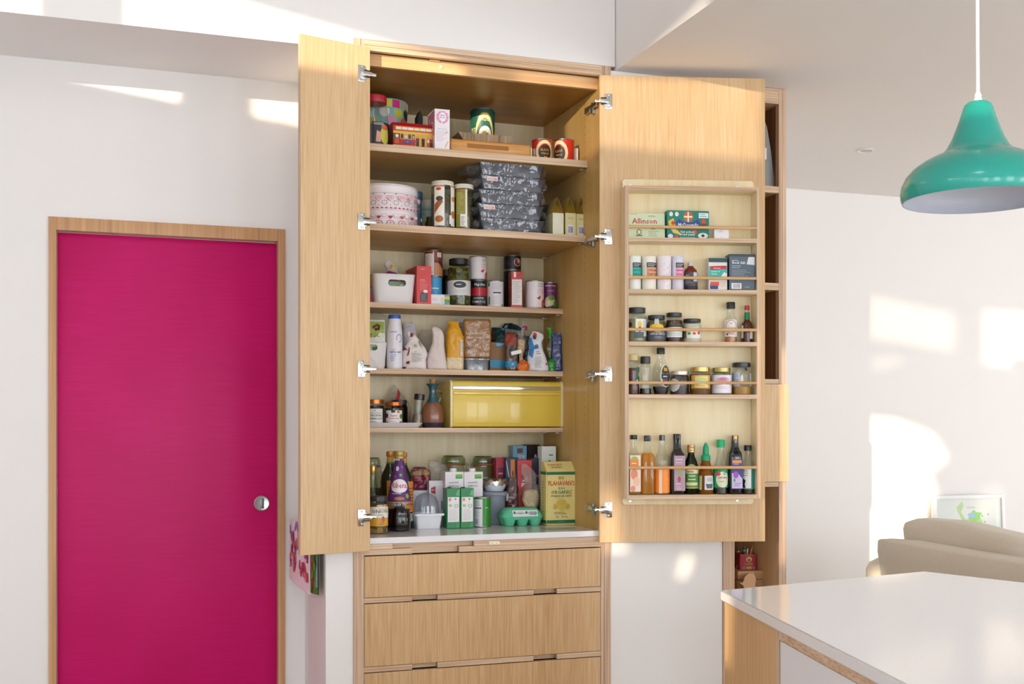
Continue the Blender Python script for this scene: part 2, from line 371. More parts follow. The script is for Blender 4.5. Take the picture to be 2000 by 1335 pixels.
LIT += dimming_slats([(.62, 2.45), (1.765, 2.34), (1.765, 2.64), (.60, 2.70)], 16, .5) + dimming_slats([(.965, .86), (1.10, .86), (1.08, 1.13), (.965, 1.10)], 14, .6) + dimming_slats([(1.783, 2.15), (2.40, 2.07), (2.42, 2.30), (1.783, 2.39)], 8, .42) + dimming_slats([(2.62, 2.0), (3.2, 1.98), (3.2, 2.31), (2.62, 2.33)], 8, .55) + dimming_slats([(2.55, 1.05), (2.75, 1.03), (2.78, 1.25), (2.6, 1.22)], 5, .3) + dimming_slats([(1.783, 1.95), (2.02, 1.99), (2.02, 2.04), (1.783, 2.0)], 2, .4)
loops = [[(REAR_Y - .1, 0), (.7, 0), (.7, HC), (REAR_Y - .1, HC)]] + [[to_wall(*p) for p in poly] for poly in LIT]
flat = [Vector(p) for l in loops for p in l]; ed = []; o = 0
for l in loops:
    k = len(l); ed += [(o + i, o + (i + 1) % k) for i in range(k)]; o += k
cv, _, cf, _, _, _ = geometry.delaunay_2d_cdt(flat, ed, [], 0, 1e-6)
def inside(p, poly):
    c = False; j = len(poly) - 1
    for i in range(len(poly)):
        if (poly[i][1] > p[1]) != (poly[j][1] > p[1]) and p[0] < (poly[j][0] - poly[i][0]) * (p[1] - poly[i][1]) / (poly[j][1] - poly[i][1]) + poly[i][0]: c = not c
        j = i
    return c
keep = [f for f in cf if not any(inside(sum((cv[i] for i in f), Vector((0, 0))) / len(f), l) for l in loops[1:])]
w = MB(); n = len(cv); V = [(LX - .03, p.x, p.y) for p in cv] + [(LX, p.x, p.y) for p in cv]; cnt = {}
for f in keep:
    for i in range(len(f)): e_ = tuple(sorted((f[i], f[(i + 1) % len(f)]))); cnt[e_] = cnt.get(e_, 0) + 1
Fs = [tuple(f) for f in keep] + [tuple(n + i for i in reversed(f)) for f in keep] + [(a, b, n + b, n + a) for (a, b), c in cnt.items() if c == 1]
w.add(V, Fs, WHITE); struct(w.build('wall_left_sun_mask', smooth=0))
# pink door
d1 = bpy.data.objects.new('door_1', None); COL.objects.link(d1); d1.location = (0, 0, 0); struct(d1)
d1['label'] = 'bright magenta flush door in a plain timber frame'
PINK = WOOD('magenta_stained_door', '#b80058', '#c00060', '#c80868', sc=(6, 160, 160), co=(3, 3, 2), rough=.4, amt=.5, bump=.015)
PINK.node_tree.nodes['Principled BSDF'].inputs['Specular IOR Level'].default_value = .22
MB().box(DX0 + .0275, DX1 - .0275, .50, .54, .005, 2.061, PINK, .001).build('door_panel', d1)
f = MB(); f.box(DX0, DX0 + .026, .462, .56, 0, DZ, FRAMEW, .0015); f.box(DX1 - .026, DX1, .462, .56, 0, DZ, FRAMEW, .0015); f.box(DX0 + .026, DX1 - .026, .462, .56, 2.064, DZ, FRAMEW, .0015)
f.build('door_frame', d1)
hM = Matrix.Translation((-.262, .4995, 1.045)) @ Matrix.Rotation(R(90), 4, 'X')
h = MB(); h.lathe([(.0, 0), (.030, 0), (.0305, .004), (.027, .0075), (.0225, .006), (0, .006)], STEEL, 36, M=hM, cap0=False, cap1=False)
h.build('door_pull', d1, smooth=30)
h = MB(); h.box(-.270, -.254, .4905, .4945, 1.0255, 1.0645, P('#77787a', .35, .8), .003); h.build('thumb_slot', d1)
# ================================================================== tall cabinet
cab = thing('larder_cabinet', 'tall oak veneered larder cabinet with both doors folded wide open', 'cabinet')
XL, XR, ZT, DB = .0386, .9590, 2.729, .622
f = MB()
f.box(0, XL - .013, -.004, .018, 0, ZT, PLY_Z, .0008); f.box(XL - .0128, XL, -.002, .018, 0, ZT, PLY_Z, .0008)
f.box(XR + .0148, 1.0, -.004, .018, 0, ZT, PLY_Z, .0008); f.box(XR, XR + .0146, -.002, .018, 0, ZT, PLY_Z, .0008)
f.build('frame_stiles', cab, smooth=0)
f = MB(); f.box(XL, XR, -.003, .018, 2.709, ZT, PLY_X, .0008); f.box(XL, XR, -.002, .018, 2.690, 2.7085, PLY_X, .0008); f.build('top_rail', cab, smooth=0)
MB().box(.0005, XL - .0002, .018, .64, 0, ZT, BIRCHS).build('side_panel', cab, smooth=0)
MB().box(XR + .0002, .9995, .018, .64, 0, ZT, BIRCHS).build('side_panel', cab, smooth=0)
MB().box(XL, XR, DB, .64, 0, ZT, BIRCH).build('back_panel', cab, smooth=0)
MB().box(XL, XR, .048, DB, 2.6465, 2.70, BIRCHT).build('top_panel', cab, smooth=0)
MB().box(XL, XR, .030, .0478, 2.6456, 2.690, BEECH, .001).build('door_stop_bar', cab, smooth=0)
f = MB(); xx = xat(861, .028); f.box(xat(838, .03), xat(858, .03), .022, .0298, 2.684, 2.6895, BEECH); f.lathe([(.0055, 0), (.0055, .004), (.002, .004), (.002, .002)], P('#e8e6e0', .3), 14, M=Matrix.Translation((xx, .0298, 2.668)) @ Matrix.Rotation(R(90), 4, 'X')); f.build('door_catch', cab)
# inner top corner shelf pins and peg holes
def shelf(z, y0, th, name='shelf'):
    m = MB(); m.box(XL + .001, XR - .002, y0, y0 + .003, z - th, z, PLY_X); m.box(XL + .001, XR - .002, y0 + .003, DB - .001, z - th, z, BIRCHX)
    o = m.build(name, cab, smooth=0)
    for (x, y) in ((XR - .012, y0 + .03), (XR - .012, DB - .05), (XL + .012, y0 + .03), (XL + .012, DB - .05)):
        q = MB(); q.box(x - .011, x + .0115, y - .006, y + .006, z - th - .006, z - th - .0003, STEEL, .001); q.build('shelf_pin', o)
    return o
SZ = {1: 2.391, 2: 2.099, 3: 1.833, 4: 1.573, 5: 1.339, 6: .9455}
SF = {1: .125, 2: .142, 3: .387, 4: .387, 5: .387, 6: .004}
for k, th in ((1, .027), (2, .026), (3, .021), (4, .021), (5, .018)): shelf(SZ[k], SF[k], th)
f = MB()
for i in range(54):
    z = 1.03 + i * .03
    if any(SZ[k] - .03 < z < SZ[k] + .004 for k in range(1, 6)): continue
    for y in (.155, .50): f.add([(XR - .0002, y - .0022, z - .0022), (XR - .0002, y + .0022, z - .0022), (XR - .0002, y + .0022, z + .0022), (XR - .0002, y - .0022, z + .0022)], [(0, 1, 2, 3)], P('#7a5c30', .8))
f.build('peg_holes', cab, smooth=0, recalc=False)['kind'] = 'stuff'
QUARTZ = SPOTS('white_quartz', '#e6e4e4', ['#dcdada', '#efedec', '#d4d2d3'], 420, .25)
QUARTZ.node_tree.nodes['Principled BSDF'].inputs['Roughness'].default_value = .09
MB().box(XL + .0005, XR - .0005, .003, DB - .0005, .923, .9452, QUARTZ, .0015).build('worktop', cab, smooth=0)
# rails between drawers with finger notches
def seg_rail(z0, z1, notches, name):
    m = MB(); x = XL
    for a, b in notches:
        m.box(x, a, 0, .02, z0, z1, PLY_X, .0008); m.box(a, b, .024, .04, z0, z1, PLY_X); x = b
    m.box(x, XR, 0, .02, z0, z1, PLY_X, .0008); m.build(name, cab, smooth=0)
n1 = [(xat(805, 0), xat(897, 0))]; n2 = [(xat(805, 0), xat(855, 0)), (xat(1042, 0), xat(1088, 0))]
seg_rail(.8835, .9035, n1, 'rail'); seg_rail(.904, .9225, [(xat(767, 0), xat(926, 0))], 'rail')
seg_rail(.7125, .7305, n2, 'rail'); seg_rail(.4645, .4835, n2, 'rail'); seg_rail(.200, .218, n2, 'rail')
f = MB(); f.box(xat(954.5, 0), xat(975, 0), -.006, -.0005, .9065, .9185, P('#efe6cf', .4), .001)
for px in (960, 970): f.lathe([(.0014, 0), (.0014, .0008)], P('#4a4038'), 8, M=Matrix.Translation((xat(px, 0), -.006, .9125)) @ Matrix.Rotation(R(90), 4, 'X'))
f.build('magnetic_catch', cab)
for z0, z1 in ((.7323, .8811), (.4852, .7109), (.2195, .4628), (.02, .198)):
    m = MB(); m.box(XL + .0015, XR - .0015, -.001, .017, z0, z1 - .0015, OAKD, .001); m.build('drawer', cab, smooth=0)
f = MB(); f.box(XL, XR, .05, .06, .02, .92, P('#1c1611', .8)); f.build('drawer_well', cab, smooth=0)
# doors, folded back nearly flat
AR, AL = R(14.9), R(13.5)
def door(hx, hy, w, rz, sgn):
    o = MB()
    o.box(0 if sgn > 0 else -w, w if sgn > 0 else 0, 0, .021, .902, 2.684 if sgn > 0 else 2.694, OAK, .0012)
    d = o.build('door', cab, smooth=0); d.location = (hx, hy, 0); d.rotation_euler = (0, 0, rz); return d
HR, HL = (.943, -.026), (.055, -.026)
dr = door(HR[0], HR[1], .643, -AR, 1); dl = door(HL[0], HL[1], .262, AL, -1)
e = MB(); e.box(-.2628, -.262, .0005, .0205, .903, 2.693, PLY_Z); e.build('edge_band', dl, smooth=0)
def hinge(dobj, h, rz, sgn, z):
    Md = Matrix.Translation((h[0], h[1], 0)) @ Matrix.Rotation(rz, 4, 'Z'); Mi = Md.inverted(); T = Matrix.Translation((0, 0, z)); s = sgn
    g = MB()
    def b(x0, x1, *a, **k): g.box(min(x0 * s, x1 * s), max(x0 * s, x1 * s), *a, **k)
    b(.020, .048, -.003, -.0002, -.029, .029, CHROME, .001, T)           # plate screwed to the door
    b(.016, .038, -.0055, -.003, -.017, .017, CHROME, .001, T)
    for zz in (-.021, .021): g.lathe([(.0042, 0), (.0036, .0016), (.001, .001)], STEEL, 10, M=T @ Matrix.Translation((.034 * s, -.003, zz)) @ Matrix.Rotation(R(90), 4, 'X'))
    b(-.004, .034, -.013, -.0055, -.0065, .0065, CHROME, .002, T)        # arm
    b(.004, .026, -.010, -.0056, -.013, -.009, P('#3a3a3c', .3, .9), .001, T); b(.004, .026, -.010, -.0056, .009, .013, P('#3a3a3c', .3, .9), .001, T)
    b(-.020, -.002, -.011, .003, -.005, .005, CHROME, .002, T)
    # mounting block on the carcass side, in cabinet space
    X = (XR - .0005) if s > 0 else (XL + .0005)
    Mw = Mi @ Matrix.Translation((X, 0, z))
    g.box(min(-.014 * s, 0), max(-.014 * s, 0), .078, .128, -.012, .012, STEEL, .002, Mw)
    g.box(min(-.019 * s, -.008 * s), max(-.019 * s, -.008 * s), .0, .082, -.0075, .0075, CHROME, .002, Mw)
    g.box(min(-.012 * s, 0), max(-.012 * s, 0), .050, .066, -.026, .018, STEEL, .002, Mw)
    g.build('hinge', dobj)
for py in (198, 462, 730, 995): hinge(dr, HR, -AR, 1, zat(py, .96, -.03))
for py in (145, 433, 720, 1010): hinge(dl, HL, AL, -1, zat(py, .04, -.03))
# ================================================================== spice rack on the wide door
eR = Vector((math.cos(AR), -math.sin(AR), 0)); nR = Vector((-math.sin(AR), -math.cos(AR), 0)); hR = Vector((HR[0], HR[1], 0))
def rackpt(px, d):
    rx, ry = ray(px); t = ((hR.x - CX) * nR.x + (hR.y - CY) * nR.y + d) / (rx * nR.x + ry * nR.y); return CX + rx * t, CY + ry * t
RD = .085
rack = thing('spice_rack', 'pale birch spice rack with dowel rails screwed to the wide open door', 'spice rack', (HR[0], HR[1], 0), -AR)
U0, U1 = .083, .600
def rb(name, x0, x1, d0, d1, z0, z1, m, bev=.0008): return MB().box(x0, x1, -d1, -d0, z0, z1, m, bev).build(name, rack, smooth=0)
rb('back_panel', U0 + .014, U1 - .014, .001, .009, 1.09, 2.235, RACKW)
m = MB(); m.box(U0, U0 + .0145, -RD + .002, -.001, 1.074, 2.247, RACKW); m.box(U0, U0 + .0145, -RD, -RD + .002, 1.074, 2.247, PLY_Z); m.build('side_panel', rack, smooth=0)
m = MB(); m.box(U1 - .0135, U1, -RD + .002, -.001, 1.074, 2.247, RACKW); m.box(U1 - .0135, U1, -RD, -RD + .002, 1.074, 2.247, PLY_Z); m.build('side_panel', rack, smooth=0)
RZ = [2.053, 1.859, 1.663, 1.465, 1.088]; RR = [2.094, 1.904, 1.709, 1.509, 1.190]
for z in RZ + [2.247]:
    m = MB(); m.box(U0 + .0146, U1 - .0136, -RD + .002, -.009, z - .0155, z, RACKW); m.box(U0 + .0146, U1 - .0136, -RD, -RD + .002, z - .0155, z, PLY_X); m.build('shelf', rack, smooth=0)
for z in RR: MB().tube([(U0 + .012, -RD + .007, z), (U1 - .002, -RD + .007, z)], .0058, BEECH, 14).build('rail', rack)
for z0, z1, up in ((2.2475, 2.286, 1), (1.047, 1.0735, 0)):
    c = .012; pts = []
    for (cx, cz, a0) in (((U1 - .006 - c), z1 - c, 0), (U0 + .003 + c, z1 - c, 90), (U0 + .003 + c, z0 + c, 180), (U1 - .006 - c, z0 + c, 270)):
        rnd = (up and a0 in (0, 90)) or (not up and a0 in (180, 270))
        if rnd: pts += [(cx + c * math.cos(R(a0 + 15 * i)), cz + c * math.sin(R(a0 + 15 * i))) for i in range(7)]
        else: pts.append((cx + (c if a0 in (0, 270) else -c), cz + (c if a0 in (0, 90) else -c)))
    MB().prism(pts, 'y', -.013, -.001, RACKW).build('mounting_strip', rack, smooth=0)
    for x in (U0 + .032, U1 - .07):
        q = MB(); q.lathe([(.0058, 0), (.0056, .0006), (.003, .0012), (.0012, .0006)], P('#d9d9d9', .3, .6), 14, M=Matrix.Translation((x, -.013, (z0 + z1) / 2)) @ Matrix.Rotation(R(90), 4, 'X')); q.build('screw', rack)
# ================================================================== shelving tower beyond
tow = thing('shelf_tower', 'narrow full height oak shelving tower behind the wide cabinet door', 'shelves', (1.489, 0, 0))
tx0, tx1, tz = 0, .289, 2.714
tl, tr = xat(1434, 0) - 1.489, xat(1520.5, 0) - 1.489
m = MB(); m.box(tx0, tl, -.003, .02, 0, tz, PLY_Z, .0008); m.box(tx0, tl - .001, .02, .35, 0, tz, OAK); m.build('side_panel', tow, smooth=0)
m = MB(); m.box(tr, tr + .0155, -.003, .02, 0, tz, PLY_Z, .0008); m.box(tr + .0157, tx1, -.004, .02, 0, tz, PLY_Z, .0008); m.box(tr + .001, tx1 - .0005, .02, .359, 0, tz, OAK); m.build('side_panel', tow, smooth=0)
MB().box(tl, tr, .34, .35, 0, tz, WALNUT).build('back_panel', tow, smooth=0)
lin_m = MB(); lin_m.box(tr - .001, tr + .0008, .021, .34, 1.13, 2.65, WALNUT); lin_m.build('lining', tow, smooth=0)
for z0, z1 in ((2.653, 2.714), (2.291, 2.318), (1.897, 1.926), (1.517, 1.536), (1.100, 1.119), (.60, .62)):
    m = MB(); m.box(tl, tr, -.002, .02, z0, z1, PLY_X, .0008); m.box(tl, tr, .02, .34, z0, z1, OAK); m.build('shelf', tow, smooth=0)
m = MB(); m.box(.001, tx1 - .0008, -.022, -.005, 1.121, 1.515, OAK, .0008); m.build('flap_door', tow, smooth=0)
# ================================================================== kitchen island
isl = thing('kitchen_island', 'kitchen island with a thick white quartz top and oak end panel', 'kitchen island', (.688, -1.4, 0))
Ap, Bp, Cp, Dp = Vector((0, 0)), Vector((.759, .146)), Vector((1.24, -1.29)), Vector((-.397, -1.69))
def inset(p, k=.012): c = (Ap + Bp + Cp + Dp) / 4; return p + (c - p).normalized() * k
bm = bmesh.new()
vs = [bm.verts.new((p.x, p.y, .8935)) for p in (Ap, Dp, Cp, Bp)]; fc = bm.faces.new(vs); r = bmesh.ops.extrude_face_region(bm, geom=[fc])
for v in r['geom']:
    if isinstance(v, bmesh.types.BMVert): v.co.z = .92
bmesh.ops.bevel(bm, geom=bm.edges[:], offset=.003, segments=2, affect='EDGES')
MB().bm(bm, QUARTZ).build('worktop', isl, smooth=40)
dAD = (Dp - Ap).normalized(); nAD = Vector((dAD.y, -dAD.x))
if nAD.x > 0: nAD = -nAD
def along(t, off, z): q = Ap + dAD * t - nAD * off; return (q.x, q.y, z)
def wallbox(m, t0, t1, o0, o1, z0, z1, mt):
    V = [along(t, o, z) for z in (z0, z1) for (t, o) in ((t0, o0), (t1, o0), (t1, o1), (t0, o1))]
    m.add(V, [(0, 1, 2, 3), (4, 5, 6, 7), (0, 1, 5, 4), (1, 2, 6, 5), (2, 3, 7, 6), (3, 0, 4, 7)], mt)
m = MB(); wallbox(m, .018, .415, .006, .026, 0, .893, OAKD); m.build('end_panel', isl, smooth=0)
m = MB(); wallbox(m, .4155, .433, .006, .026, 0, .893, PLY_Z); wallbox(m, .4335, 1.72, .0075, .026, .872, .893, PLY_Y); m.build('carcass_edge', isl, smooth=0)
for t0, t1 in ((.436, 1.03), (1.034, 1.70)):
    m = MB(); wallbox(m, t0, t1, .010, .026, .10, .8695, P('#e4e4e6', .3, var=.01)); m.build('drawer_front', isl, smooth=0)
m = MB(); pp = [Ap + dAD * .03 - nAD * .03, Bp + Vector((-.03, -.03)), Cp + Vector((-.05, .03)), Ap + dAD * 1.70 - nAD * .03]
m.prism([(p.x, p.y) for p in pp], 'z', 0, .893, OAKD); m.build('carcass', isl, smooth=0)
# ================================================================== pendant lamp
lx, ly = CX + ray(1910)[0] * 3.2, CY + ray(1910)[1] * 3.2; pm = 3.2 / F
zz = lambda py: CZ - (py - YH) * pm
lamp = thing('pendant_lamp', 'glossy turquoise metal pendant lamp hanging over the island', 'pendant lamp', (lx, ly, zz(392)))
z0 = zz(392); TURQ = P('#1fa596', .22, 0, var=.02, coat=.4)
prof = [(12, 199), (20, 200.5), (25, 205), (28, 212), (34, 232), (41, 252), (49, 272), (58, 288), (66, 297), (84, 305), (104, 315), (122, 328), (135, 343), (143, 360), (145, 375), (143.5, 386), (140, 392)]
m = MB(); m.lathe([(a * pm, zz(b) - z0) for a, b in prof], TURQ, 64, cap1=False); m.build('lamp_shade', lamp, smooth=60)
m = MB(); m.lathe([((a - 1.6) * pm, zz(b + 1.6) - z0) for a, b in prof[2:-1]] + [(139 * pm, 0)], P('#cfd2dc', .3, var=.02), 64, cap0=True, cap1=False); m.build('inner_reflector', lamp, smooth=60)
m = MB(); m.lathe([(.009, zz(199) - z0), (.012, zz(196) - z0), (.0085, zz(190) - z0), (.0105, zz(188) - z0), (.006, zz(180) - z0)], P('#f1f1ee', .4), 18); m.build('cord_grip', lamp)
m = MB(); m.tube([(0, 0, zz(182) - z0), (-.0015, 0, (zz(182) + ZC) / 2 - z0), (-.003, 0, ZC - .02 - z0)], .0048, P('#f3f3f1', .5), 10); m.build('cord', lamp)
m = MB(); m.lathe([(.05, ZC - .001 - z0), (.05, ZC - .018 - z0), (.044, ZC - .024 - z0)], P('#f3f3f1', .5), 28); m.build('ceiling_rose', lamp)
m = MB(); m.lathe([(.018, .25), (.021, .23), (.021, .19), (.018, .18)], P('#eeeeea', .4), 16); m.lathe([(.012, .185), (.02, .17), (.025, .15), (.022, .13), (.012, .118), (.002, .114)], P('#f5f3ee', .35), 18); m.build('bulb', lamp)
dlt = thing('downlight', 'small round recessed downlight in the lower ceiling', 'ceiling light', (2.719, .757, ZC - .0005))
m = MB(); m.lathe([(.043, 0), (.043, -.004), (.034, -.006), (.031, 0)], P('#e6e2df', .4), 28, cap0=False, cap1=False); m.build('trim_ring', dlt)
m = MB(); m.lathe([(.031, -.0005), (.02, -.0022), (.006, -.003)], P('#b7b2b4', .3), 24); m.build('lens', dlt)
# ================================================================== sofa
LINEN = P('#e0d6c4', .9, var=.05, vs=60, bump=.25, bs=900, sheen=.2)
sofa = thing('sofa', 'cream linen sofa seen from behind beyond the island', 'sofa', (2.62, -.4, 0))
def soft(name, x0, x1, y0, y1, z0, z1, bev, m, par, sub=2, fn=None):
    bm = bmesh.new(); bmesh.ops.create_cube(bm, size=1)
    for v in bm.verts: v.co = ((x0 + x1) / 2 + v.co.x * (x1 - x0), (y0 + y1) / 2 + v.co.y * (y1 - y0), (z0 + z1) / 2 + v.co.z * (z1 - z0))
    bmesh.ops.subdivide_edges(bm, edges=bm.edges[:], cuts=9, use_grid_fill=True)
    for v in bm.verts:   # round the corners
        c = v.co; q = Vector((min(max(c.x, x0 + bev), x1 - bev), min(max(c.y, y0 + bev), y1 - bev), min(max(c.z, z0 + bev), z1 - bev)))
        d = c - q
        if d.length > 1e-6: v.co = q + d.normalized() * bev * (1 if d.length > bev * .999 else d.length / bev if max(abs(d.x), abs(d.y), abs(d.z)) < bev * .999 else 1)
        if fn: v.co = fn(v.co.copy())
    return MB().bm(bm, m).build(name, par, smooth=80)
def backf(c):   # back leans outwards, top edge dips along its run
    t = (c.y + .95) / 1.95; c.x -= .07 * max(0, (c.z - .25) / .6) ** 2; c.z -= .02 * math.sin(t * 3.1) if c.z > .6 else 0; return c
soft('sofa_back', -.0, .17, -1.25, .90, .10, .835, .055, LINEN, sofa, fn=backf)
soft('seat_base', .15, .95, -1.2, .92, .10, .42, .05, LINEN, sofa)
soft('armrest', .03, .93, .86, 1.12, .10, .715, .085, LINEN, sofa)
soft('armrest', .02, .93, -1.42, -1.2, .10, .72, .085, LINEN, sofa)
def cush(y0, y1, seed, zt):
    def fn(c):
        t = (c.y - y0) / (y1 - y0); k = 4 * t * (1 - t); h = (c.z - .42) / (zt - .42)
        c.x += .03 * noise.noise(Vector((c.y * 3, c.z * 4, seed))) - .05 * h * h
        if c.z > .6: c.z += .035 * noise.noise(Vector((c.y * 2.3 + seed, seed, 0))) + .03 * (t - .5)
        return c
    o = soft('back_cushion', .12, .36, y0, y1, .42, zt, .075, LINEN, sofa, fn=fn)
    for xx in (.152, .328):
        pts = []
        for i in range(15):
            y = y0 + .075 + (y1 - y0 - .15) * i / 14; c = fn(Vector((xx, y, zt - .022))); pts.append(c)
        MB().tube(pts, .0045, P('#a2957f', .9), 6).build('piping', o)
cush(.04, .90, 1.3, .905); cush(-.86, .02, 4.1, .875)
soft('seat_cushion', .36, .93, -1.18, -.15, .42, .55, .05, LINEN, sofa); soft('seat_cushion', .36, .93, -.13, .91, .42, .55, .05, LINEN, sofa)
for x in (.1, .85):
    for y in (-1.3, 1.03): MB().lathe([(.018, 0), (.028, .10)], WALNUT, 12, cx=x, cy=y).build('leg', sofa)
# framed map leaning on the living room wall
pic = thing('framed_map', 'white framed green map print leaning against the far wall behind the sofa', 'picture', (4.11, 1.60, 0), 0, None, (R(-2.5), 0, 0))
pw, ph = .53, .925
m = MB(); t = .022
m.box(-pw / 2, -pw / 2 + t, -.012, .014, 0, ph, P('#e9ebe8', .4), .002); m.box(pw / 2 - t, pw / 2, -.012, .014, 0, ph, P('#e9ebe8', .4), .002)
m.box(-pw / 2 + t, pw / 2 - t, -.012, .014, 0, t, P('#e9ebe8', .4), .002); m.box(-pw / 2 + t, pw / 2 - t, -.012, .014, ph - t, ph, P('#e9ebe8', .4), .002); m.build('frame', pic)
m = MB(); m.box(-pw / 2 + t, pw / 2 - t, .000, .010, t, ph - t, P('#eef0ee', .6, var=.01)); m.build('print_sheet', pic, smooth=0)
pr = Print(lambda u, v, off: (u, -.000 - off, v), pw / 2, ph, 9)
rd = random.Random(5)
def blob(cu, cv, ru, rv, n=18, j=.35): return [(cu + ru * (1 + rd.uniform(-j, j)) * math.cos(2 * math.pi * i / n), cv + rv * (1 + rd.uniform(-j, j)) * math.sin(2 * math.pi * i / n)) for i in range(n)]
pr.ops([('p', [(-.35, .92), (-.18, .96), (-.14, .93), (-.22, .89), (-.10, .84), (-.18, .83), (-.28, .88)], '#b9dc9a'), ('p', blob(.05, .80, .30, .06), '#b4e08c'), ('p', blob(.18, .86, .18, .04), '#8fd86a'), ('p', blob(.08, .865, .10, .018), '#9cc7ea'),
        ('p', blob(-.05, .70, .35, .08), '#c5e6a4'), ('e', .38, .86, .02, .006, '#7cc85e'), ('e', .45, .82, .02, .006, '#7cc85e'), ('e', .55, .87, .025, .008, '#c9c9ea'), ('l', -.05, .91, .25, .925, 2, '#b7b9b8')])
pr.build('map_print', pic)
m = MB(); m.add([(-pw / 2 + t, -.004, t), (pw / 2 - t, -.004, t), (pw / 2 - t, -.004, ph - t), (-pw / 2 + t, -.004, ph - t)], [(0, 1, 2, 3)], GLASS); m.build('glazing', pic, smooth=0)
# children's paintings pinned to the pale return beside the cabinet
def sheet(name, label, pA, pB, zt, zbA, zbB, m, ops):
    (ax, ay), (bx, by) = pA, pB; o = thing(name, label, 'painting', (ax, ay, min(zbA, zbB)))
    zl = min(zbA, zbB); N = 8; dx, dy = bx - ax, by - ay; L = math.hypot(dx, dy); nx, ny = -dy / L, dx / L
    if nx > 0: nx, ny = -nx, -ny
    def pt(t, v, off):
        zb = zbA + (zbB - zbA) * t; c = .006 * math.sin(math.pi * t) + off
        return (dx * t + nx * c, dy * t + ny * c, zb + (zt - zb) * v - zl)
    V = [pt(i / N, v, k) for k in (0, .0008) for i in range(N + 1) for v in (0, 1)]; n = (N + 1) * 2
    Fs = [(k * n + 2 * i, k * n + 2 * i + 2, k * n + 2 * i + 3, k * n + 2 * i + 1) for k in (0, 1) for i in range(N)] + [(2 * i, 2 * i + 2, n + 2 * i + 2, n + 2 * i) for i in range(N)] + [(0, 1, n + 1, n), (2 * N, 2 * N + 1, n + 2 * N + 1, n + 2 * N)]
    MB().add(V, Fs, m).build('paper', o, smooth=50)
    p = Print(lambda u, v, off: pt((u + 1) / 2, v, .001 + off), 1, 1, .25); p.ops(ops); p.build('paint', o); return o
rd = random.Random(11); ops = []
for i in range(46):
    u, v = rd.uniform(-.85, .85), rd.uniform(.22, .95); c = rd.choice(['#c9304a', '#d8485c', '#7a6ab8', '#c78a30', '#b34a8a', '#e07a8a', '#8b93c9'])
    a = rd.uniform(-.5, .5); ops.append(('p', [(u - .05, v - .07), (u + .06, v - .07), (u + a * .3 + .06, v + .07), (u + a * .3 - .05, v + .07)], c))
sheet('child_painting', 'child painting in pink and red strokes hanging below the narrow door', (xat(566, .42), .42), (xat(606, .14), .14), .985, zat(1128, -.15, .42), zat(1161, -.10, .14), P('#efd9e0', .7), ops)
rd = random.Random(3); ops = [('r', -1, 0, -.72, 1, '#1d3b16'), ('r', .55, .08, .8, 1, '#7fa3b8'), ('r', .8, 0, 1, 1, '#2c4a3a')]
for i in range(26): ops.append(('p', blob(rd.uniform(-.55, .5), rd.uniform(.05, .95), .2, .06, 8), rd.choice(['#5f8a1e', '#a3a51a', '#2f5a1a', '#7d9c24', '#b3392a', '#456f20'])))
sheet('child_painting', 'green and yellow child painting tucked beside the cabinet', (xat(607, .13), .13), (xat(623.5, .03), .03), 1.06, zat(1155, -.10, .13), zat(1161, -.10, .03), P('#4f7a22', .7), ops)
# ================================================================== recipes for things on the shelves
def slot(px0, px1, Y):
    X = xat((px0 + px1) / 2, Y); return X, (px1 - px0) * dep(X, Y) / F
def basey(px, py, z): return atz(px, py, z)[1]
def lerp(tab, t):
    if t <= tab[0][0]: return tab[0][1:]
    for a, b in zip(tab, tab[1:]):
        if t <= b[0]:
            k = (t - a[0]) / max(1e-9, b[0] - a[0]); return tuple(x + (y - x) * k for x, y in zip(a[1:], b[1:]))
    return tab[-1][1:]
def box_item(name, label, cat, px0, px1, Yf, z, ytop, d, m, front=(), left=(), right=(), rz=0., group=None, bev=.0012, rack_row=None, part='carton', lean=0., rotx=0.):
    if rack_row is None:
        x0, x1 = xat(px0, Yf), xat(px1, Yf); X, Y = (x0 + x1) / 2, Yf + d / 2; w = x1 - x0; h = zat(ytop, X, Yf) - z
    else:
        a, b = rackpt(px0, Yf), rackpt(px1, Yf); w = math.hypot(a[0] - b[0], a[1] - b[1]); mx, my = (a[0] + b[0]) / 2, (a[1] + b[1]) / 2
        X, Y = mx - nR.x * d / 2, my - nR.y * d / 2; h = zat(ytop, mx, my) - z; rz = rz - AR
    o = thing(name, label, cat, (X, Y, z), rz, group, (rotx, 0, rz) if rotx else None)
    MB().box(-w / 2, w / 2, -d / 2, d / 2, 0, h, m, bev).build(part, o, smooth=0)
    for fn, ops in ((on_front, front), (on_left, left), (on_right, right)):
        if ops: fn(w, d, h).ops(ops).build('print', o)
    o['whd'] = 0; del o['whd']
    return o, w, d, h
def place(px0, px1, Y=None, row=None, d=.042):
    if row is not None:
        X, Y = rackpt((px0 + px1) / 2, d); z = RZ[row]
    else: X = xat((px0 + px1) / 2, Y); z = None
    return X, Y, (px1 - px0) * dep(X, Y) / F / 2, z
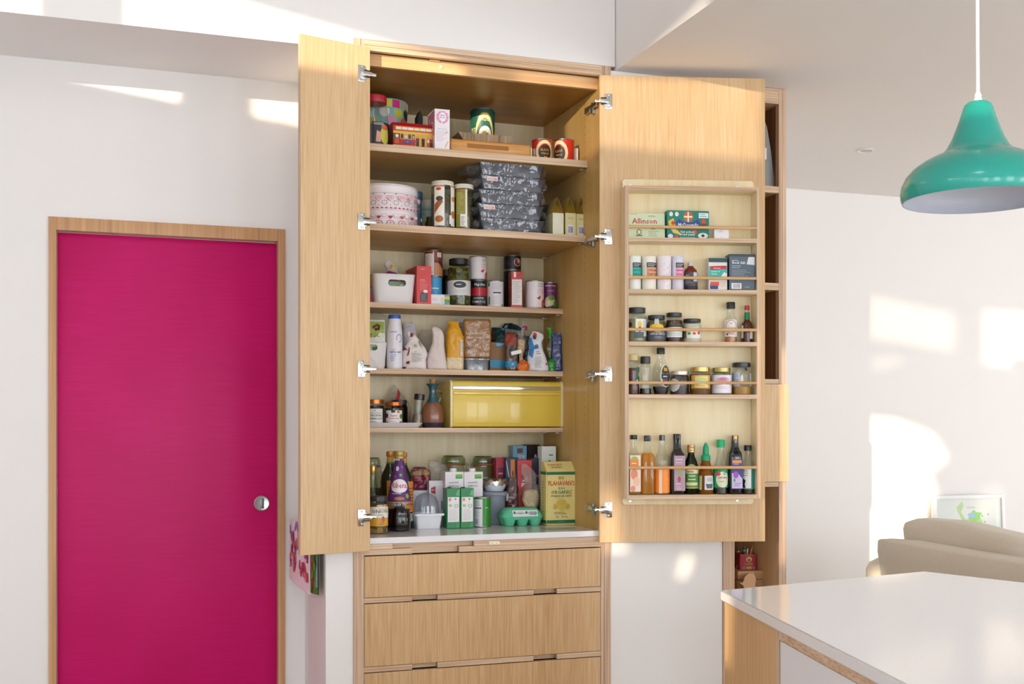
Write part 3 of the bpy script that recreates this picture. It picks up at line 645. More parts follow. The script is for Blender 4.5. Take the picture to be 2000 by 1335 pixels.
def can(name, label, px0, px1, Y, z, ytop, m, ops, group='tins on the cabinet shelves', turn=0., cat='can', ring=True):
    X, Y, r, _ = place(px0, px1, Y); h = zat(ytop, X, Y) - z
    o = thing(name, label, cat, (X, Y, z), face_cam(X, Y) + R(turn), group); e = min(.004, h * .1)
    MB().lathe([(r * .9, .001), (r * .97, 0), (r, .0015), (r, e * .6), (r * .965, e), (r * .965, h - e), (r, h - e * .6), (r, h - .0012), (r * .975, h), (r * .93, h - .002), (r * .9, h - .003)], TINM, 36).build('can_body', o, smooth=35)
    MB().lathe([(r * .975, e), (r * .975, h - e)], m, 36, cap0=False, cap1=False).build('paper_label', o)
    if ops: on_cyl(r * .977, h).ops(ops).build('print', o)
    return o, X, Y, r, h
def vessel(name, label, cat, px0, px1, ytop, prof, glass, cap=None, fill=None, ops=(), Y=None, z=None, row=None, d=.042, ex=2., sq=1., group=None, turn=0., seg=32, rz=None, tilt=None, rscale=1., capname='lid', lab='label'):
    """bottle or jar: prof rows are (height fraction, radius fraction)"""
    X, Y, r, zr = place(px0, px1, Y, row, d); z = zr if z is None else z; r *= rscale; h = zat(ytop, X, Y) - z
    o = thing(name, label, cat, (X, Y, z + .0003), (face_cam(X, Y) if rz is None else rz) + R(turn), group)
    if tilt: o.rotation_euler[1] = R(tilt)
    rf = lambda zz: lerp(prof, zz / h)[0] * r
    pts = [(b * r, a * h) for a, b in prof]
    kw = dict(ex=ex, sy=sq); rot = R(45) if False else 0
    MB().lathe(pts, glass, seg, cap1=False, **kw).build('vessel', o, smooth=45)
    if fill:
        m, f1 = fill[:2]; f0 = fill[2] if len(fill) > 2 else .012; rows = [(f0, lerp(prof, max(f0, .03))[0])] + [q for q in prof if f0 < q[0] < f1] + [(f1, lerp(prof, f1)[0])]
        MB().lathe([(b * r * .965, a * h) for a, b in rows], m, seg, **kw).build('contents', o, smooth=45)
    if cap:
        m, rows = cap; MB().lathe([(b * r, a * h) for a, b in rows], m, seg).build(capname, o, smooth=35)
    if ops:
        rm = max(b for a, b in prof) * r
        if ex > 3:
            pr = Print(lambda u, v, off: (u, -rm * .985 * sq - .001 - off, v), rm, h, 9)
        else: pr = on_cyl(rm, h, 0, lambda zz: rf(zz) + .0004, sq)
        pr.ops(ops).build(lab, o)
    return o, X, Y, r, h
def cap_rows(a, b, r, top=1.0): return [(a, r * .96), (a + .004, r), (b - .012, r), (b - .003, r * .95), (b, r * .86)]
class Bag:
    def __init__(s, w, d, h, keys, amp=.006, fs=18., seed=0., ex=2.6): s.w, s.d, s.h, s.keys, s.amp, s.fs, s.seed, s.ex = w, d, h, keys, amp, fs, seed, ex
    def disp(s, p):
        q = Vector((p.x * s.fs + s.seed, p.y * s.fs, p.z * s.fs)); n1 = noise.noise(q); n2 = abs(noise.noise(q * 2.3 + Vector((3.1, s.seed, 1)))) - .2
        rg = (1 - abs(noise.noise(q * 1.5 + Vector((s.seed, 4, 2))))) ** 6
        k = s.amp * min(1.15, .3 + p.z / s.h); p = p - Vector((p.x * .10, p.y * .22, 0)) * rg * min(1, s.amp / .005) * .5
        return Vector((p.x + k * noise.noise(q + Vector((9, 2, 5))), p.y + k * (n1 + n2), max(p.z + k * .5 * noise.noise(q + Vector((5, 7, 1))), 0) if p.z > .002 else p.z))
    def mesh(s, m, n=56, rings=40):
        rs = []
        for i in range(rings):
            t = i / (rings - 1); a, b, ox, oy = (list(lerp(s.keys, t)) + [0, 0])[:4]; ring = []
            for j in range(n):
                th = 2 * math.pi * j / n; c, sn = math.cos(th), math.sin(th); q = (abs(c) ** s.ex + abs(sn) ** s.ex) ** (-1 / s.ex)
                ring.append(s.disp(Vector((q * c * a * s.w / 2 + ox * s.w, q * sn * b * s.d / 2 + oy * s.d, t * s.h))))
            rs.append(ring)
        return MB().loft(rs, m)
    def front(s, u, v, off):
        t = v / s.h; a, b, ox, oy = (list(lerp(s.keys, t)) + [0, 0])[:4]; A, B = max(a * s.w / 2, 1e-4), b * s.d / 2
        x = u; k = min(.995, abs(x - ox * s.w) / A); y = -B * (1 - k ** s.ex) ** (1 / s.ex) + oy * s.d
        p = s.disp(Vector((x, y, v))); p.y -= off + .0028; return p
    def print(s, ops): return Print(s.front, s.w / 2, s.h, s.w / 14).ops(ops)
def bag(name, label, cat, px0, px1, Yc, z, ytop, d, m, keys, ops=(), rz=None, group=None, amp=.006, fs=18., seed=0., ex=2.6, part='bag', tilt=0.):
    X, w = slot(px0, px1, Yc); h = zat(ytop, X, Yc) - z
    o = thing(name, label, cat, (X, Yc, z + .0002), face_cam(X, Yc) if rz is None else rz, group)
    if tilt: o.rotation_euler[1] = R(tilt)
    B = Bag(w, d, h, keys, amp, fs, seed, ex); B.mesh(m).build(part, o, smooth=60)
    if ops: B.print(ops).build('print', o)
    return o, w, h, B
JAR = [(0, .9), (.02, .97), (.05, 1), (.70, 1), (.76, .97), (.80, .88), (.84, .84), (1, .84)]
STRAIGHT = [(0, .93), (.015, .985), (.03, 1), (.985, 1), (1, .97)]
def jar_cap(m, a=.84, r=.93): return (m, cap_rows(a, 1.0, r))
BLK = P('#17191a', .35, coat=.2); GOLD = P('#c9a867', .28, .85); COPPER = P('#b5713c', .3, .8); PAPER = P('#ecebe6', .6)
INK = '#2a2a2e'
# ================================================================== top shelf
z = SZ[1] + .0004
vessel('storage_jar', 'clear jar with red screw lid at the left end of the top shelf', 'jar', 704, 759, 189, [(0, .95), (.02, 1), (.45, 1), (.75, .92), (.86, .82), (1, .82)], GLASS, (P('#b3142c', .35), [(.86, .86), (.87, .87), (.985, .87), (1, .82)]), (P('#6d6a72', .4, var=.2), .42), Y=.215, z=z,
       ops=[('r', -.1, .02, .95, .46, '#2b2b2f'), ('e', .52, .22, .26, .17, '#c9c04a'), ('e', .5, .37, .2, .05, '#cf5a3c'), ('l', -.05, .40, .5, .45, 2, '#e6e6e6'), ('p', [(.05, .08), (.28, .08), (.3, .26), (.1, .3)], '#d9a08c')])
# polka dot tin
X, Y, r, _ = place(706, 796, .41); h = zat(191, X, Y - r) - z
o = thing('storage_tin', 'large round polka dot tin behind the red lidded jar', 'tin', (X, Y, z), face_cam(X, Y)); TQ = P('#7fc3bd', .35)
MB().lathe([(r * .97, 0), (r * .98, .003), (r * .98, h * .84)], TQ, 44).build('tin_body', o)
MB().lathe([(r, h * .83), (r, h * .985), (r * .98, h), (r * .95, h)], TQ, 44, cap0=False).build('lid', o, smooth=30)
dots = [(.2, .62, '#e59ab2'), (.62, .60, '#e2614e'), (.88, .57, '#5f7a26'), (.42, .78, '#cfc63a'), (.0, .78, '#f0e3dc'), (.38, .42, '#c3c94a'), (-.02, .45, '#b9917a'), (-.3, .6, '#d8cf4a'), (-.6, .62, '#e2614e'), (.72, .4, '#d983a0'), (-.4, .36, '#5f7a26'), (.75, .77, '#3a3323'), (.1, .25, '#e2614e'), (.55, .22, '#f0e3dc')]
on_cyl(r * .982, h).ops([('e', u, v, .14, .10, c) for u, v, c in dots]).build('dots', o)
on_cyl(r * 1.001, h).ops([('r', u, .85, u + w_, .98, c) for u, w_, c in ((-.9, .25, '#d9ca3e'), (-.5, .3, '#cfc63a'), (-.1, .3, '#dfd13a'), (.22, .22, '#d11b78'), (.48, .24, '#b99a7c'), (.78, .15, '#e8d9bf'))]).build('lid_print', o)
# tram tin
x0, x1 = xat(767.5, .17), xat(848, .17); X = (x0 + x1) / 2; w = x1 - x0; d = .085; h = zat(240, X, .17) - z
o = thing('biscuit_tin', 'red tram shaped biscuit tin with a painted scene of passengers', 'tin', (X, .17 + d / 2, z)); RED = P('#c3202a', .3, coat=.2)
prof = [(-d / 2, 0), (d / 2, 0), (d / 2, h * .86), (d * .34, h), (-d * .34, h), (-d / 2, h * .86)]
MB().prism(prof, 'x', -w / 2, w / 2, RED).build('tin_body', o, smooth=0)
MB().box(-w * .36, w * .36, -d * .2, d * .2, h, h * 1.05, RED, .002).build('roof_vent', o, smooth=0)
ops = [('r', -.99, .0, .99, .07, '#24504e'), ('r', -.99, .07, .99, .13, '#e0c453'), ('r', -.99, .56, .99, .66, '#e0b83c'), ('r', -.88, .70, .93, .83, '#e2a53a')]
ops += [('r', -.84 + i * .29, .72, -.60 + i * .29, .80, '#dfe6e4') for i in range(6)]
ops += [('r', -.99, .14, -.66, .56, '#5a3a1e'), ('r', -.66, .36, .08, .57, '#e2b43c')] + [('r', -.63 + i * .18, .38, -.50 + i * .18, .55, c) for i, c in enumerate(('#7a2a22', '#8fa6b4', '#6b3a2a', '#4a4a52'))]
ops += [('e', -.56 + i * .18, .45, .04, .05, c) for i, c in enumerate(('#2c2c34', '#d8d4cc', '#2a2420', '#c9b49a'))]
ops += [('r', .08, .13, .99, .57, '#e0a63a'), ('e', -.30, .25, .26, .06, '#4a4a86'), ('t', 'TRAM', -.3, .235, .035, .4, '#e6dcb8')]
for i, (u, c, c2) in enumerate(((.18, '#3a1a1c', '#7a2a2a'), (.45, '#17171c', '#24242c'), (.70, '#c94a2a', '#e8d8b0'), (.84, '#2a1a16', '#b3392a'), (.95, '#8a2a22', '#d86a3a'))): ops += [('p', [(u - .07, .12), (u + .07, .12), (u + .08, .42), (u - .08, .42)], c), ('e', u, .47, .05, .05, '#c99a7a'), ('r', u - .05, .28, u + .05, .4, c2)]
ops += [('p', [(-.95, .15), (-.70, .15), (-.72, .40), (-.92, .44)], '#c9442e'), ('e', -.82, .46, .08, .06, '#e6dccb'), ('p', [(-.98, .3), (-.86, .32), (-.9, .52), (-.98, .5)], '#3f6a2e')]
on_front(w, d, h).ops(ops).build('print', o)
o, w, d, h = box_item('pointed_carton', 'small black pointed carton peeping up behind the tram tin', 'carton', 816, 826, .36, z, 226, .05, P('#151515', .5))
MB().prism([(-w / 2, h), (w / 2, h), (0, h * 1.12)], 'y', -d / 2, d / 2, P('#191512', .5)).build('pointed_top', o, smooth=0)
box_item('cake_decorating_box', 'pink and white carton standing beside the tram tin', 'box', 849, 878.5, .14, z, 213, .10, P('#efe9ec', .5),
    front=[('e', .02, .80, .80, .155, '#efa8c4'), ('e', .05, .81, .46, .115, '#f3eff3'), ('p', [(-.05, .78), (.1, .78), (.02, .60), (-.03, .60)], '#f3eff3'), ('t', 'Silver', .04, .83, .038, .8, '#5a5f9a'), ('t', 'Spoon', .04, .78, .038, .8, '#5a5f9a'), ('t', 'Buttercream', 0, .50, .032, 1.5, '#8fcab6'), ('l', -.8, .2, .6, .47, 8, '#d9c4cf'), ('p', [(.3, .06), (.42, .06), (.8, .2), (.7, .22)], '#e8b478'), ('p', [(.4, .40), (.5, .38), (.75, .45), (.6, .47)], '#ecc08a')] + [('e', .02 + .72 * math.cos(a * .7), .80 + .14 * math.sin(a * .7), .05, .012, '#8a3a86') for a in range(9)],
    left=[('r', -.98, .35, .98, .97, '#e58aa8'), ('e', .2, .6, .45, .14, '#f3eef0'), ('e', .2, .6, .28, .09, '#c9566e'), ('e', -.5, .8, .2, .06, '#f3eef0')])
# chopping board, mould and treacle tins
x0, x1 = xat(880, .15), xat(1037, .15); X = (x0 + x1) / 2; w = x1 - x0; hb = zat(276, X, .15) - z; d = .30
brd = thing('chopping_board', 'thick wooden chopping board lying flat on the top shelf', 'chopping board', (X, .15 + d / 2, z))
MB().box(-w / 2, w / 2, -d / 2, d / 2, 0, hb, BOARDW, .009, seg=3).build('board', brd, smooth=50)
MB().box(-w * .30, w * .22, -d / 2 - .0008, -d / 2 + .004, hb * .36, hb * .72, P('#a5682a', .6), .003).build('finger_groove', brd)
zb = z + hb + .0005
X2 = xat(950, .24); wt = xat(1005, .24) - xat(897, .24); wb = wt * .72; ht = zat(262, X2, .24) - zb
mo = thing('wooden_mould', 'weathered wooden shortbread mould resting on the chopping board', 'mould', (X2, .28, zb)); GREYW = WOOD('weathered_wood', '#7d6448', '#a58a66', '#bea584', sc=(120, 120, 5), co=(20, 20, 2))
for i in range(4):
    t0, t1 = i / 4, (i + 1) / 4; lo = lambda t, ww: -ww / 2 + ww * t
    MB().prism([(lo(t0, wb) + .0006, 0), (lo(t1, wb) - .0006, 0), (lo(t1, wt) - .0006, ht), (lo(t0, wt) + .0006, ht)], 'y', -.04, .05, GREYW).build('mould_block', mo, smooth=0)
can('syrup_tin', 'green and gold syrup tin standing on the chopping board', 918, 967, .395, zb, 217, P('#1f5a4a', .35), [('e', .12, .30, .56, .62, '#c9a93a'), ('e', .12, .26, .46, .52, '#2a5f52'), ('o', .12, .30, .53, .58, .12, '#e6d8a0'), ('e', .14, .42, .34, .19, '#ecebe0'), ('e', .10, .42, .14, .08, '#b79a32'), ('e', .24, .40, .10, .06, '#8f7a2a'), ('t', 'LYLES', -.52, .45, .13, .34, '#e3dcae'), ('t', 'GOLDEN', .12, .72, .10, .6, '#e9e2b8'), ('r', -1, .90, 1, .97, '#0f4a3c'), ('e', -.8, .2, .14, .1, '#c9b552'), ('e', .85, .3, .14, .3, '#d8b23c')], cat='tin')
for px, t, l in ((1058, 10, 'red treacle tin with a round black badge beside the chopping board'), (1101.5, -42, 'red treacle tin at the right end of the top shelf')):
    can('treacle_tin', l, px - 20, px + 20.5, .205, z, 275, P('#c8261c', .3, coat=.2), [('o', .1, .38, .62, .55, .28, '#e8d9a0'), ('e', .1, .34, .42, .38, '#1c1714'), ('t', 'BLACK', .1, .42, .11, .55, '#d98a2e'), ('t', 'TREACLE', .1, .26, .08, .5, '#c9a84a'), ('p', [(.0, .02), (.3, .02), (.2, .2), (.15, .12), (.05, .2)], '#e07a2a'), ('r', -.95, .12, -.55, .55, '#eadfce'), ('l', -.92, .15, -.58, .52, 7, '#6a4a3a')], group='red treacle tins', turn=t, cat='tin')
box_item('small_packet', 'small white and brown packet wedged beside the treacle tins', 'packet', 1124, 1131, .20, z, 289, .06, P('#e4dccf', .5), left=[('r', -1, 0, 1, 1, '#6a4a34')], rz=R(-8))
# ================================================================== second shelf
z = SZ[2] + .0004
X, Y, r, _ = place(686, 816, .315); h = zat(358, X, Y - r) - z
o = thing('cake_tin', 'large white cake tin printed with red folk hearts', 'tin', (X, Y, z), face_cam(X, Y)); CT = P('#ece6e8', .35)
MB().lathe([(r * .985, 0), (r * .99, .003), (r * .99, h * .84)], CT, 64).build('tin_body', o)
MB().lathe([(r * 1.0, h * .82), (r * 1.004, h * .83), (r * 1.0, h * .985), (r * .985, h), (r * .96, h * .99)], CT, 64, cap0=False).build('lid', o, smooth=35)
ops = [('r', -1, .775, 1, .782, '#9a5a6a'), ('r', -1, .42, 1, .426, '#d08a98'), ('r', -1, .38, 1, .384, '#d08a98')]
for i in range(10):
    u = -.90 + i * .20
    ops += [('h', u, .655, .085, '#d9566e'), ('h', u, .655, .074, '#f0e3e6'), ('e', u, .665, .036, .036, '#dd8496'), ('e', u, .665, .017, .017, '#f0dfe4'), ('h', u + .10, .745, .018, '#a8243a'), ('h', u, .48, .02, '#e58a9a')]
    ops += [('e', u + .10 + .045 * math.cos(a * math.pi / 4), .54 + .05 * math.sin(a * math.pi / 4), .008, .011, '#8f2338') for a in range(8)]
    ops += [('h', u, .20, .05, '#b3243c' if i % 3 else '#c24a3a'), ('h', u + .10, .24, .06, '#e3aab4'), ('h', u + .10, .24, .05, '#f0e3e6'), ('o', u, .06, .07, .07, .2, '#b8475c'), ('h', u, .065, .02, '#a32a40')]
for i in range(28): ops.append(('h', -.95 + i * .07, .40, .026, '#b3243c'))
on_cyl(r * .993, h).ops(ops).build('print', o)
on_cyl(r * 1.004, h).ops([('r', -1, .955, 1, .968, '#e0a8a8')]).build('lid_line', o)
zt = z + h
o = thing('pencil_roll', 'red and blue striped roll lying on top of the hearts cake tin', 'roll', (xat(733, .30), .30, zt + .0085)); m = MB()
for i, c in enumerate(('#a3222c', '#2c3157', '#a3222c')): m.tube([(-.022 + i * .0155, 0, 0), (-.0072 + i * .0155, 0, 0)], .0085, P(c, .5), 14)
m.build('roll', o)
vessel('glue_bottle', 'blue bottle with a ribbed neck behind the cake tin', 'bottle', 806, 826, 375, [(0, .95), (.05, 1), (.72, 1), (.8, .95)], P('#4f93ad', .35), (P('#4a8aa6', .35), [(.8, .96), (.84, .9), (.86, .98), (.9, .9), (.92, .98), (.98, .94), (1, .8)]), Y=.46, z=z)
vessel('jar', 'pale mint jar with cream lid behind the tall biscuit jars', 'jar', 823, 848, 392, STRAIGHT, P('#b7cdbf', .35), (P('#d7dccb', .35), cap_rows(.82, 1, 1.03)), Y=.43, z=z, ops=[('e', -.2, .35, .12, .09, '#8f7a2a'), ('r', -1, .72, 1, .76, '#7fb0b8')])
vessel('small_jar', 'squat dark olive jar in front of the pale mint jar', 'jar', 832, 850, 424, JAR, LIQ('#6a5a14', .2), jar_cap(P('#2b2720', .4)), Y=.30, z=z)
OCT = [(0, .96), (.02, 1), (.86, 1), (.90, .92), (.91, .9), (1, .9)]
for px0, px1, yt, Yc, tn, l, ops in ((842, 887, 356, .215, 20, 'tall clear biscuit jar with cream lid and picture sleeve', [('r', -.72, .06, -.12, .90, '#e9e2d3'), ('e', -.45, .82, .15, .03, '#c9463a'), ('p', [(-.7, .3), (-.2, .55), (-.3, .65), (-.7, .5)], '#9a5a30'), ('e', -.42, .20, .24, .07, '#b06a34'), ('e', -.4, .62, .2, .05, '#4a3a30'), ('r', .25, .06, .72, .90, '#ece6d8'), ('e', .48, .62, .18, .06, '#d98a3a'), ('e', .46, .3, .2, .08, '#c97a34'), ('r', -.72, .87, -.12, .89, '#d9542e'), ('r', .25, .87, .72, .89, '#d9542e'), ('r', .15, .1, .32, .28, '#e6e6e8')]),
                                 (886, 925, 362, .215, 8, 'biscuit jar with olive green sleeve between the jar and the baking tins', [('r', -.62, .06, .02, .88, '#8b8432'), ('l', -.56, .34, -.1, .82, 14, '#b5ae62'), ('r', -.62, .85, .02, .87, '#d9762e'), ('r', .02, .06, .14, .88, '#e6dfd0'), ('r', -.3, .08, .02, .34, '#e3e0d4'), ('l', -.26, .1, 0, .3, 6, '#6a6a8a')])):
    vessel('biscuit_jar', l, 'jar', px0, px1, yt, OCT, GLASSG, (P('#d9d3bf', .4), [(.9, .95), (.905, 1), (.935, 1), (.94, .93), (.95, .93), (.96, .97), (.992, .97), (1, .9)]), (SPOTS('biscuits_dark', '#3a3420', ['#4a4226', '#5e5430', '#2c2718'], 90, .4), .72), ops, Y=Yc, z=z, turn=tn, seg=8 if False else 24, group='tall biscuit jars')
# loaf tins in shrink wrap
TINBODY = P('#50525b', .35, .1, var=.10, vs=14); names = ['topmost', 'second from the top', 'middle', 'second from the bottom', 'bottom']
Yt = .165; Xt = xat(1001, Yt); wt = xat(1068, Yt) - xat(936, Yt); ztop = zat(316, Xt, Yt); hh = (ztop - z) / 5
for i in range(5):
    zz = z + (4 - i) * hh; k = 1 + .015 * math.sin(i * 2.4); w = wt * k; dd = .15
    o = thing('loaf_tin', 'grey loaf tin in clear wrap, %s of its stack of five' % names[i], 'loaf tin', (Xt + .004 * math.sin(i * 1.7), Yt + dd / 2, zz + .0004), R(1.5 * math.sin(i * 2)), 'stacked loaf tins in plastic wrap')
    hi = hh * .955
    def frus(m, ws, ds, z0, z1, tp=.88, mt=None):
        rings = []
        for t, q in ((0, tp), (.06, tp + .008), (.93, .985), (.95, 1.0), (1, 1.0)):
            a, b = ws / 2 * q, ds / 2 * q; c = .010; ring = []
            for sx, sy, a0 in ((1, 1, 0), (-1, 1, 90), (-1, -1, 180), (1, -1, 270)):
                for j in range(4): ring.append((sx * (a - c) + c * math.cos(R(a0 + 30 * j)), sy * (b - c) + c * math.sin(R(a0 + 30 * j)), z0 + (z1 - z0) * t))
            rings.append(ring)
        return m.loft(rings, mt)
    frus(MB(), w * .985, dd * .97, .001, hi * .97, mt=TINBODY).build('tin', o, smooth=40)
    wm = frus(MB(), w, dd, 0, hi, mt=WRAP); bm = bmesh.new()
    tmp = bpy.data.meshes.new('t'); tmp.from_pydata(wm.V, [], wm.Fc); bm.from_mesh(tmp); bpy.data.meshes.remove(tmp)
    bmesh.ops.triangulate(bm, faces=[f for f in bm.faces if len(f.verts) > 4]); bmesh.ops.subdivide_edges(bm, edges=[e for e in bm.edges if e.calc_length() > .02], cuts=5, use_grid_fill=True)
    for v in bm.verts:
        q = v.co * 26 + Vector((i * 7, 3, i)); n_ = v.co.normalized() if v.co.length else Vector((0, 0, 1)); v.co += Vector((n_.x, n_.y, 0)) * .0014 * (noise.noise(q) + .6 * abs(noise.noise(q * 2)))
    MB().bm(bm, WRAP).build('plastic_wrap', o, smooth=25)
    rd = random.Random(i); tm = MB()      # gathered wrap at the end
    rings = []
    for j in range(7):
        t = j / 6; a = dd * (.40 + .10 * math.sin(t * 9 + i)) ; hz = hi * (.42 - .16 * t); rings.append([(-w / 2 * .95 - .045 * t + .004 * rd.uniform(-1, 1), math.cos(q * math.pi / 8) * a + .02 * t, hi * .55 + math.sin(q * math.pi / 8) * hz * (1 + .35 * rd.uniform(-1, 1))) for q in range(16)])
    tm.loft(rings, PLASTIC, False, False).build('gathered_end', o, smooth=20)
    tm = MB(); rings = []
    for j in range(4):
        t = j / 3; rings.append([(w / 2 * .95 + .020 * t, math.cos(q * math.pi / 6) * dd * .36 * (1 - .2 * t), hi * .55 + math.sin(q * math.pi / 6) * hi * .36 * (1 + .3 * rd.uniform(-1, 1))) for q in range(12)])
    tm.loft(rings, PLASTIC, False, False).build('gathered_end', o, smooth=20)
    if i in (1, 3): Print(lambda u, v, off: (u, -dd / 2 * (.89 + .1 * v / hi) - .0034 - off, v), w / 2, hi, 9).ops([('r', -.80, .55, -.48, .86, '#e6d5d0'), ('r', -.78, .58, -.50, .80, '#c79a94'), ('l', -.78, .58, -.5, .8, 5, '#e6d5d0')]).build('price_sticker', o)
box_item('tall_carton', 'plain black carton standing between the loaf tins and gold bags', 'carton', 1062, 1078, .26, z, 400, .12, P('#120f0c', .6))
# gable top gold bags
for i, (p0, p1, pk, l) in enumerate(((1079.5, 1101, 384, 'gold gable topped paper bag nearest the loaf tins'), (1104, 1125, 383, 'gold gable topped paper bag in the middle of three'), (1125.5, 1145.5, 385, 'gold gable topped paper bag against the cabinet side'))):
    Yf = .165 + i * .004; x0, x1 = xat(p0, Yf), xat(p1, Yf); w = x1 - x0; X = (x0 + x1) / 2; h = zat(pk, X, Yf) - z; hs = h * .58; d = .085; GO = P('#cdbb6c' if i else '#d9d3a6', .35, .25)
    o = thing('paper_bag', l, 'bag', (X, Yf + d / 2, z), 0, 'gold gable topped bags'); m = MB()
    m.box(-w / 2, w / 2, -d / 2, d / 2, 0, hs, GO, .002); m.build('bag', o, smooth=0)
    m = MB(); V = [(-w / 2, -d / 2, hs), (w / 2, -d / 2, hs), (0, -d / 2 + .001, h), (-w / 2, d / 2, hs), (w / 2, d / 2, hs), (0, d / 2 - .001, h)]
    m.add(V, [(0, 3, 5, 2), (1, 2, 5, 4), (3, 4, 5)], P('#c9a95a', .35, .3)); m.build('gable_side', o, smooth=0)
    m = MB(); m.add([(-w / 2 + .001, -d / 2 + .001, hs), (w / 2 - .001, -d / 2 + .001, hs), (0, -d / 2 + .028, h * .98)], [(0, 1, 2)], P('#8a7220', .3, .4)); m.build('gable_fold', o, smooth=0)
    ops = [('r', -.98, 0, .98, hs / h * .98, '#e2dfc4' if i == 0 else '#d8cf98')]
    if i: ops += [('r', -.55, .04, .45, .27, '#e9e7e0'), ('r', -.48, .07, .38, .24, '#6a6aa6'), ('l', -.48, .07, .38, .24, 8, '#e9e7e0'), ('l', -.5, .42, .5, .47, 3, '#9a9260')]
    on_front(w, d, h).ops(ops).build('print', o)
# ================================================================== third shelf
z = SZ[3] + .0004
box_item('packet', 'magenta packet half hidden at the left end of the third shelf', 'packet', 716, 729, .44, z, 560, .05, P('#b3175c', .4), front=[('e', .2, .8, .6, .12, '#3f8a96')])
def basket(label, px0, px1, Yf, z, ytop, d, s0, s1, sv0, sv1):
    x0, x1 = xat(px0, Yf), xat(px1, Yf); w = x1 - x0; X = (x0 + x1) / 2; h = zat(ytop, X, Yf) - z
    o = thing('storage_basket', label, 'basket', (X, Yf + d / 2, z), 0, 'white plastic storage baskets'); WP = P('#e8e5e4', .4, var=.01)
    def ring(k, zz, ins):
        a, b = w / 2 * k - ins, d / 2 * k - ins; c = .022 - ins; out = []
        for sx, sy, a0 in ((1, 1, 0), (-1, 1, 90), (-1, -1, 180), (1, -1, 270)):
            for j in range(6): out.append((sx * (a - c) + c * math.cos(R(a0 + 18 * j)), sy * (b - c) + c * math.sin(R(a0 + 18 * j)), zz))
        return out
    m = MB(); m.loft([ring(.87, 0, 0), ring(.89, .004, 0), ring(.985, h * .96, 0), ring(1, h * .985, 0), ring(.99, h, 0.001), ring(.985, h, .0025), ring(.88, .004, .003)], WP)
    ob = m.build('basket_shell', o, smooth=40)
    u0, u1, v0, v1 = s0 * w / 2, s1 * w / 2, sv0 * h, sv1 * h; rr = (v1 - v0) / 2
    pts = [(u1 - rr + rr * math.cos(R(-90 + 18 * i)), v0 + rr + rr * math.sin(R(-90 + 18 * i))) for i in range(11)] + [(u0 + rr + rr * math.cos(R(90 + 18 * i)), v0 + rr + rr * math.sin(R(90 + 18 * i))) for i in range(11)]
    ct = MB().prism(pts, 'y', -d / 2 - .03, -d / 2 + .04, WP).build('cutter', o, smooth=0)
    md = ob.modifiers.new('slot', 'BOOLEAN'); md.operation = 'DIFFERENCE'; md.object = ct; md.solver = 'EXACT'
    bpy.context.view_layer.update(); me = bpy.data.meshes.new_from_object(ob.evaluated_get(bpy.context.evaluated_depsgraph_get())); ob.modifiers.clear(); ob.data = me
    bpy.data.objects.remove(ct); return o, X, Yf + d / 2, w, h
basket('white plastic basket on the third shelf with a slotted handle', 728, 814, .395, z, 534, .20, -.30, .52, .58, .80)
bag('snack_bag', 'purple and white snack bag with yellow clip in the third shelf basket', 'bag', 745, 786, .47, z + .006, 508, .05, P('#c9bdb6', .4), [(0, .6, .8), (.3, .9, .9), (.62, .95, .8), (.74, .55, .5), (.84, .6, .35, -.08), (.95, .42, .25, -.14), (1, .1, .15, -.18)],
    ops=[('p', [(-.8, .5), (.6, .5), (.55, .70), (-.3, .74), (-.75, .60)], '#8a2a72'), ('p', [(-.12, .78), (.24, .78), (.26, .88), (-.08, .90)], '#e2bb1e')], amp=.005, seed=2)
box_item('green_packet', 'green and white packet lying inside the third shelf basket', 'packet', 752, 800, .43, z + .006, 550, .05, P('#8fa37a', .5), front=[('e', -.3, .5, .4, .3, '#d9d06a'), ('e', .4, .6, .3, .3, '#dfe3da')])
box_item('soup_box', 'coral red tall carton beside the white basket on the third shelf', 'carton', 812.5, 841, .392, z, 519, .16, P('#da4a4c', .5),
    front=[('t', 'Tomatoes', -.1, .90, .03, .9, '#f3d4d0'), ('l', -.5, .74, .4, .79, 2, '#b8503c'), ('t', 'Nutrition', -.2, .62, .025, .9, '#f6dedb'), ('l', -.6, .36, .6, .62, 9, '#e88a88'), ('p', [(-.55, .06), (.5, .05), (.55, .24), (.45, .30), (-.4, .30), (-.55, .24)], '#4a4644'), ('l', -.42, .08, .42, .26, 8, '#8a8684'), ('e', .2, .33, .30, .04, '#f0e9e6')],
    left=[('p', [(-.9, .4), (.2, .4), (.2, .62), (-.6, .7)], '#3a3f4a'), ('p', [(-.2, .72), (.6, .8), (.6, .95), (-.3, .9)], '#b93a30'), ('e', .3, .3, .3, .15, '#e88a5a')], rz=R(2))
zc = z; _, X_, Y_, r_, h_ = can('coconut_milk_can', 'blue can standing under the tall brown can', 828, 864, .505, z, 541, P('#3f9fd0', .35), [('t', 'COCO', .2, .55, .1, .6, '#dff0f6'), ('e', .1, .2, .22, .14, '#efeae2'), ('e', .1, .16, .14, .07, '#6a4a34'), ('e', -.3, .6, .2, .2, '#8fcae6')])
can('dessert_can', 'tall brown and cream can stacked on top of the blue can', 828, 865, .505, z + h_ + .0006, 490, P('#8a3c22', .35), [('r', -.75, .03, -.02, .93, '#e9dcd6'), ('r', -.75, .86, -.1, .92, '#4a1a12'), ('l', -.65, .1, -.1, .8, 12, '#cdb5ae'), ('p', [(0, .0), (1, .0), (1, .35), (.6, .3), (.3, .5), (0, .5)], '#c48a5a'), ('p', [(0, .55), (.5, .45), (1, .3), (1, .42), (.5, .56), (0, .62)], '#5a2a3a'), ('r', .2, .72, .55, .9, '#e9e4da'), ('l', .24, .74, .5, .88, 5, '#9a8a5a')], turn=6)
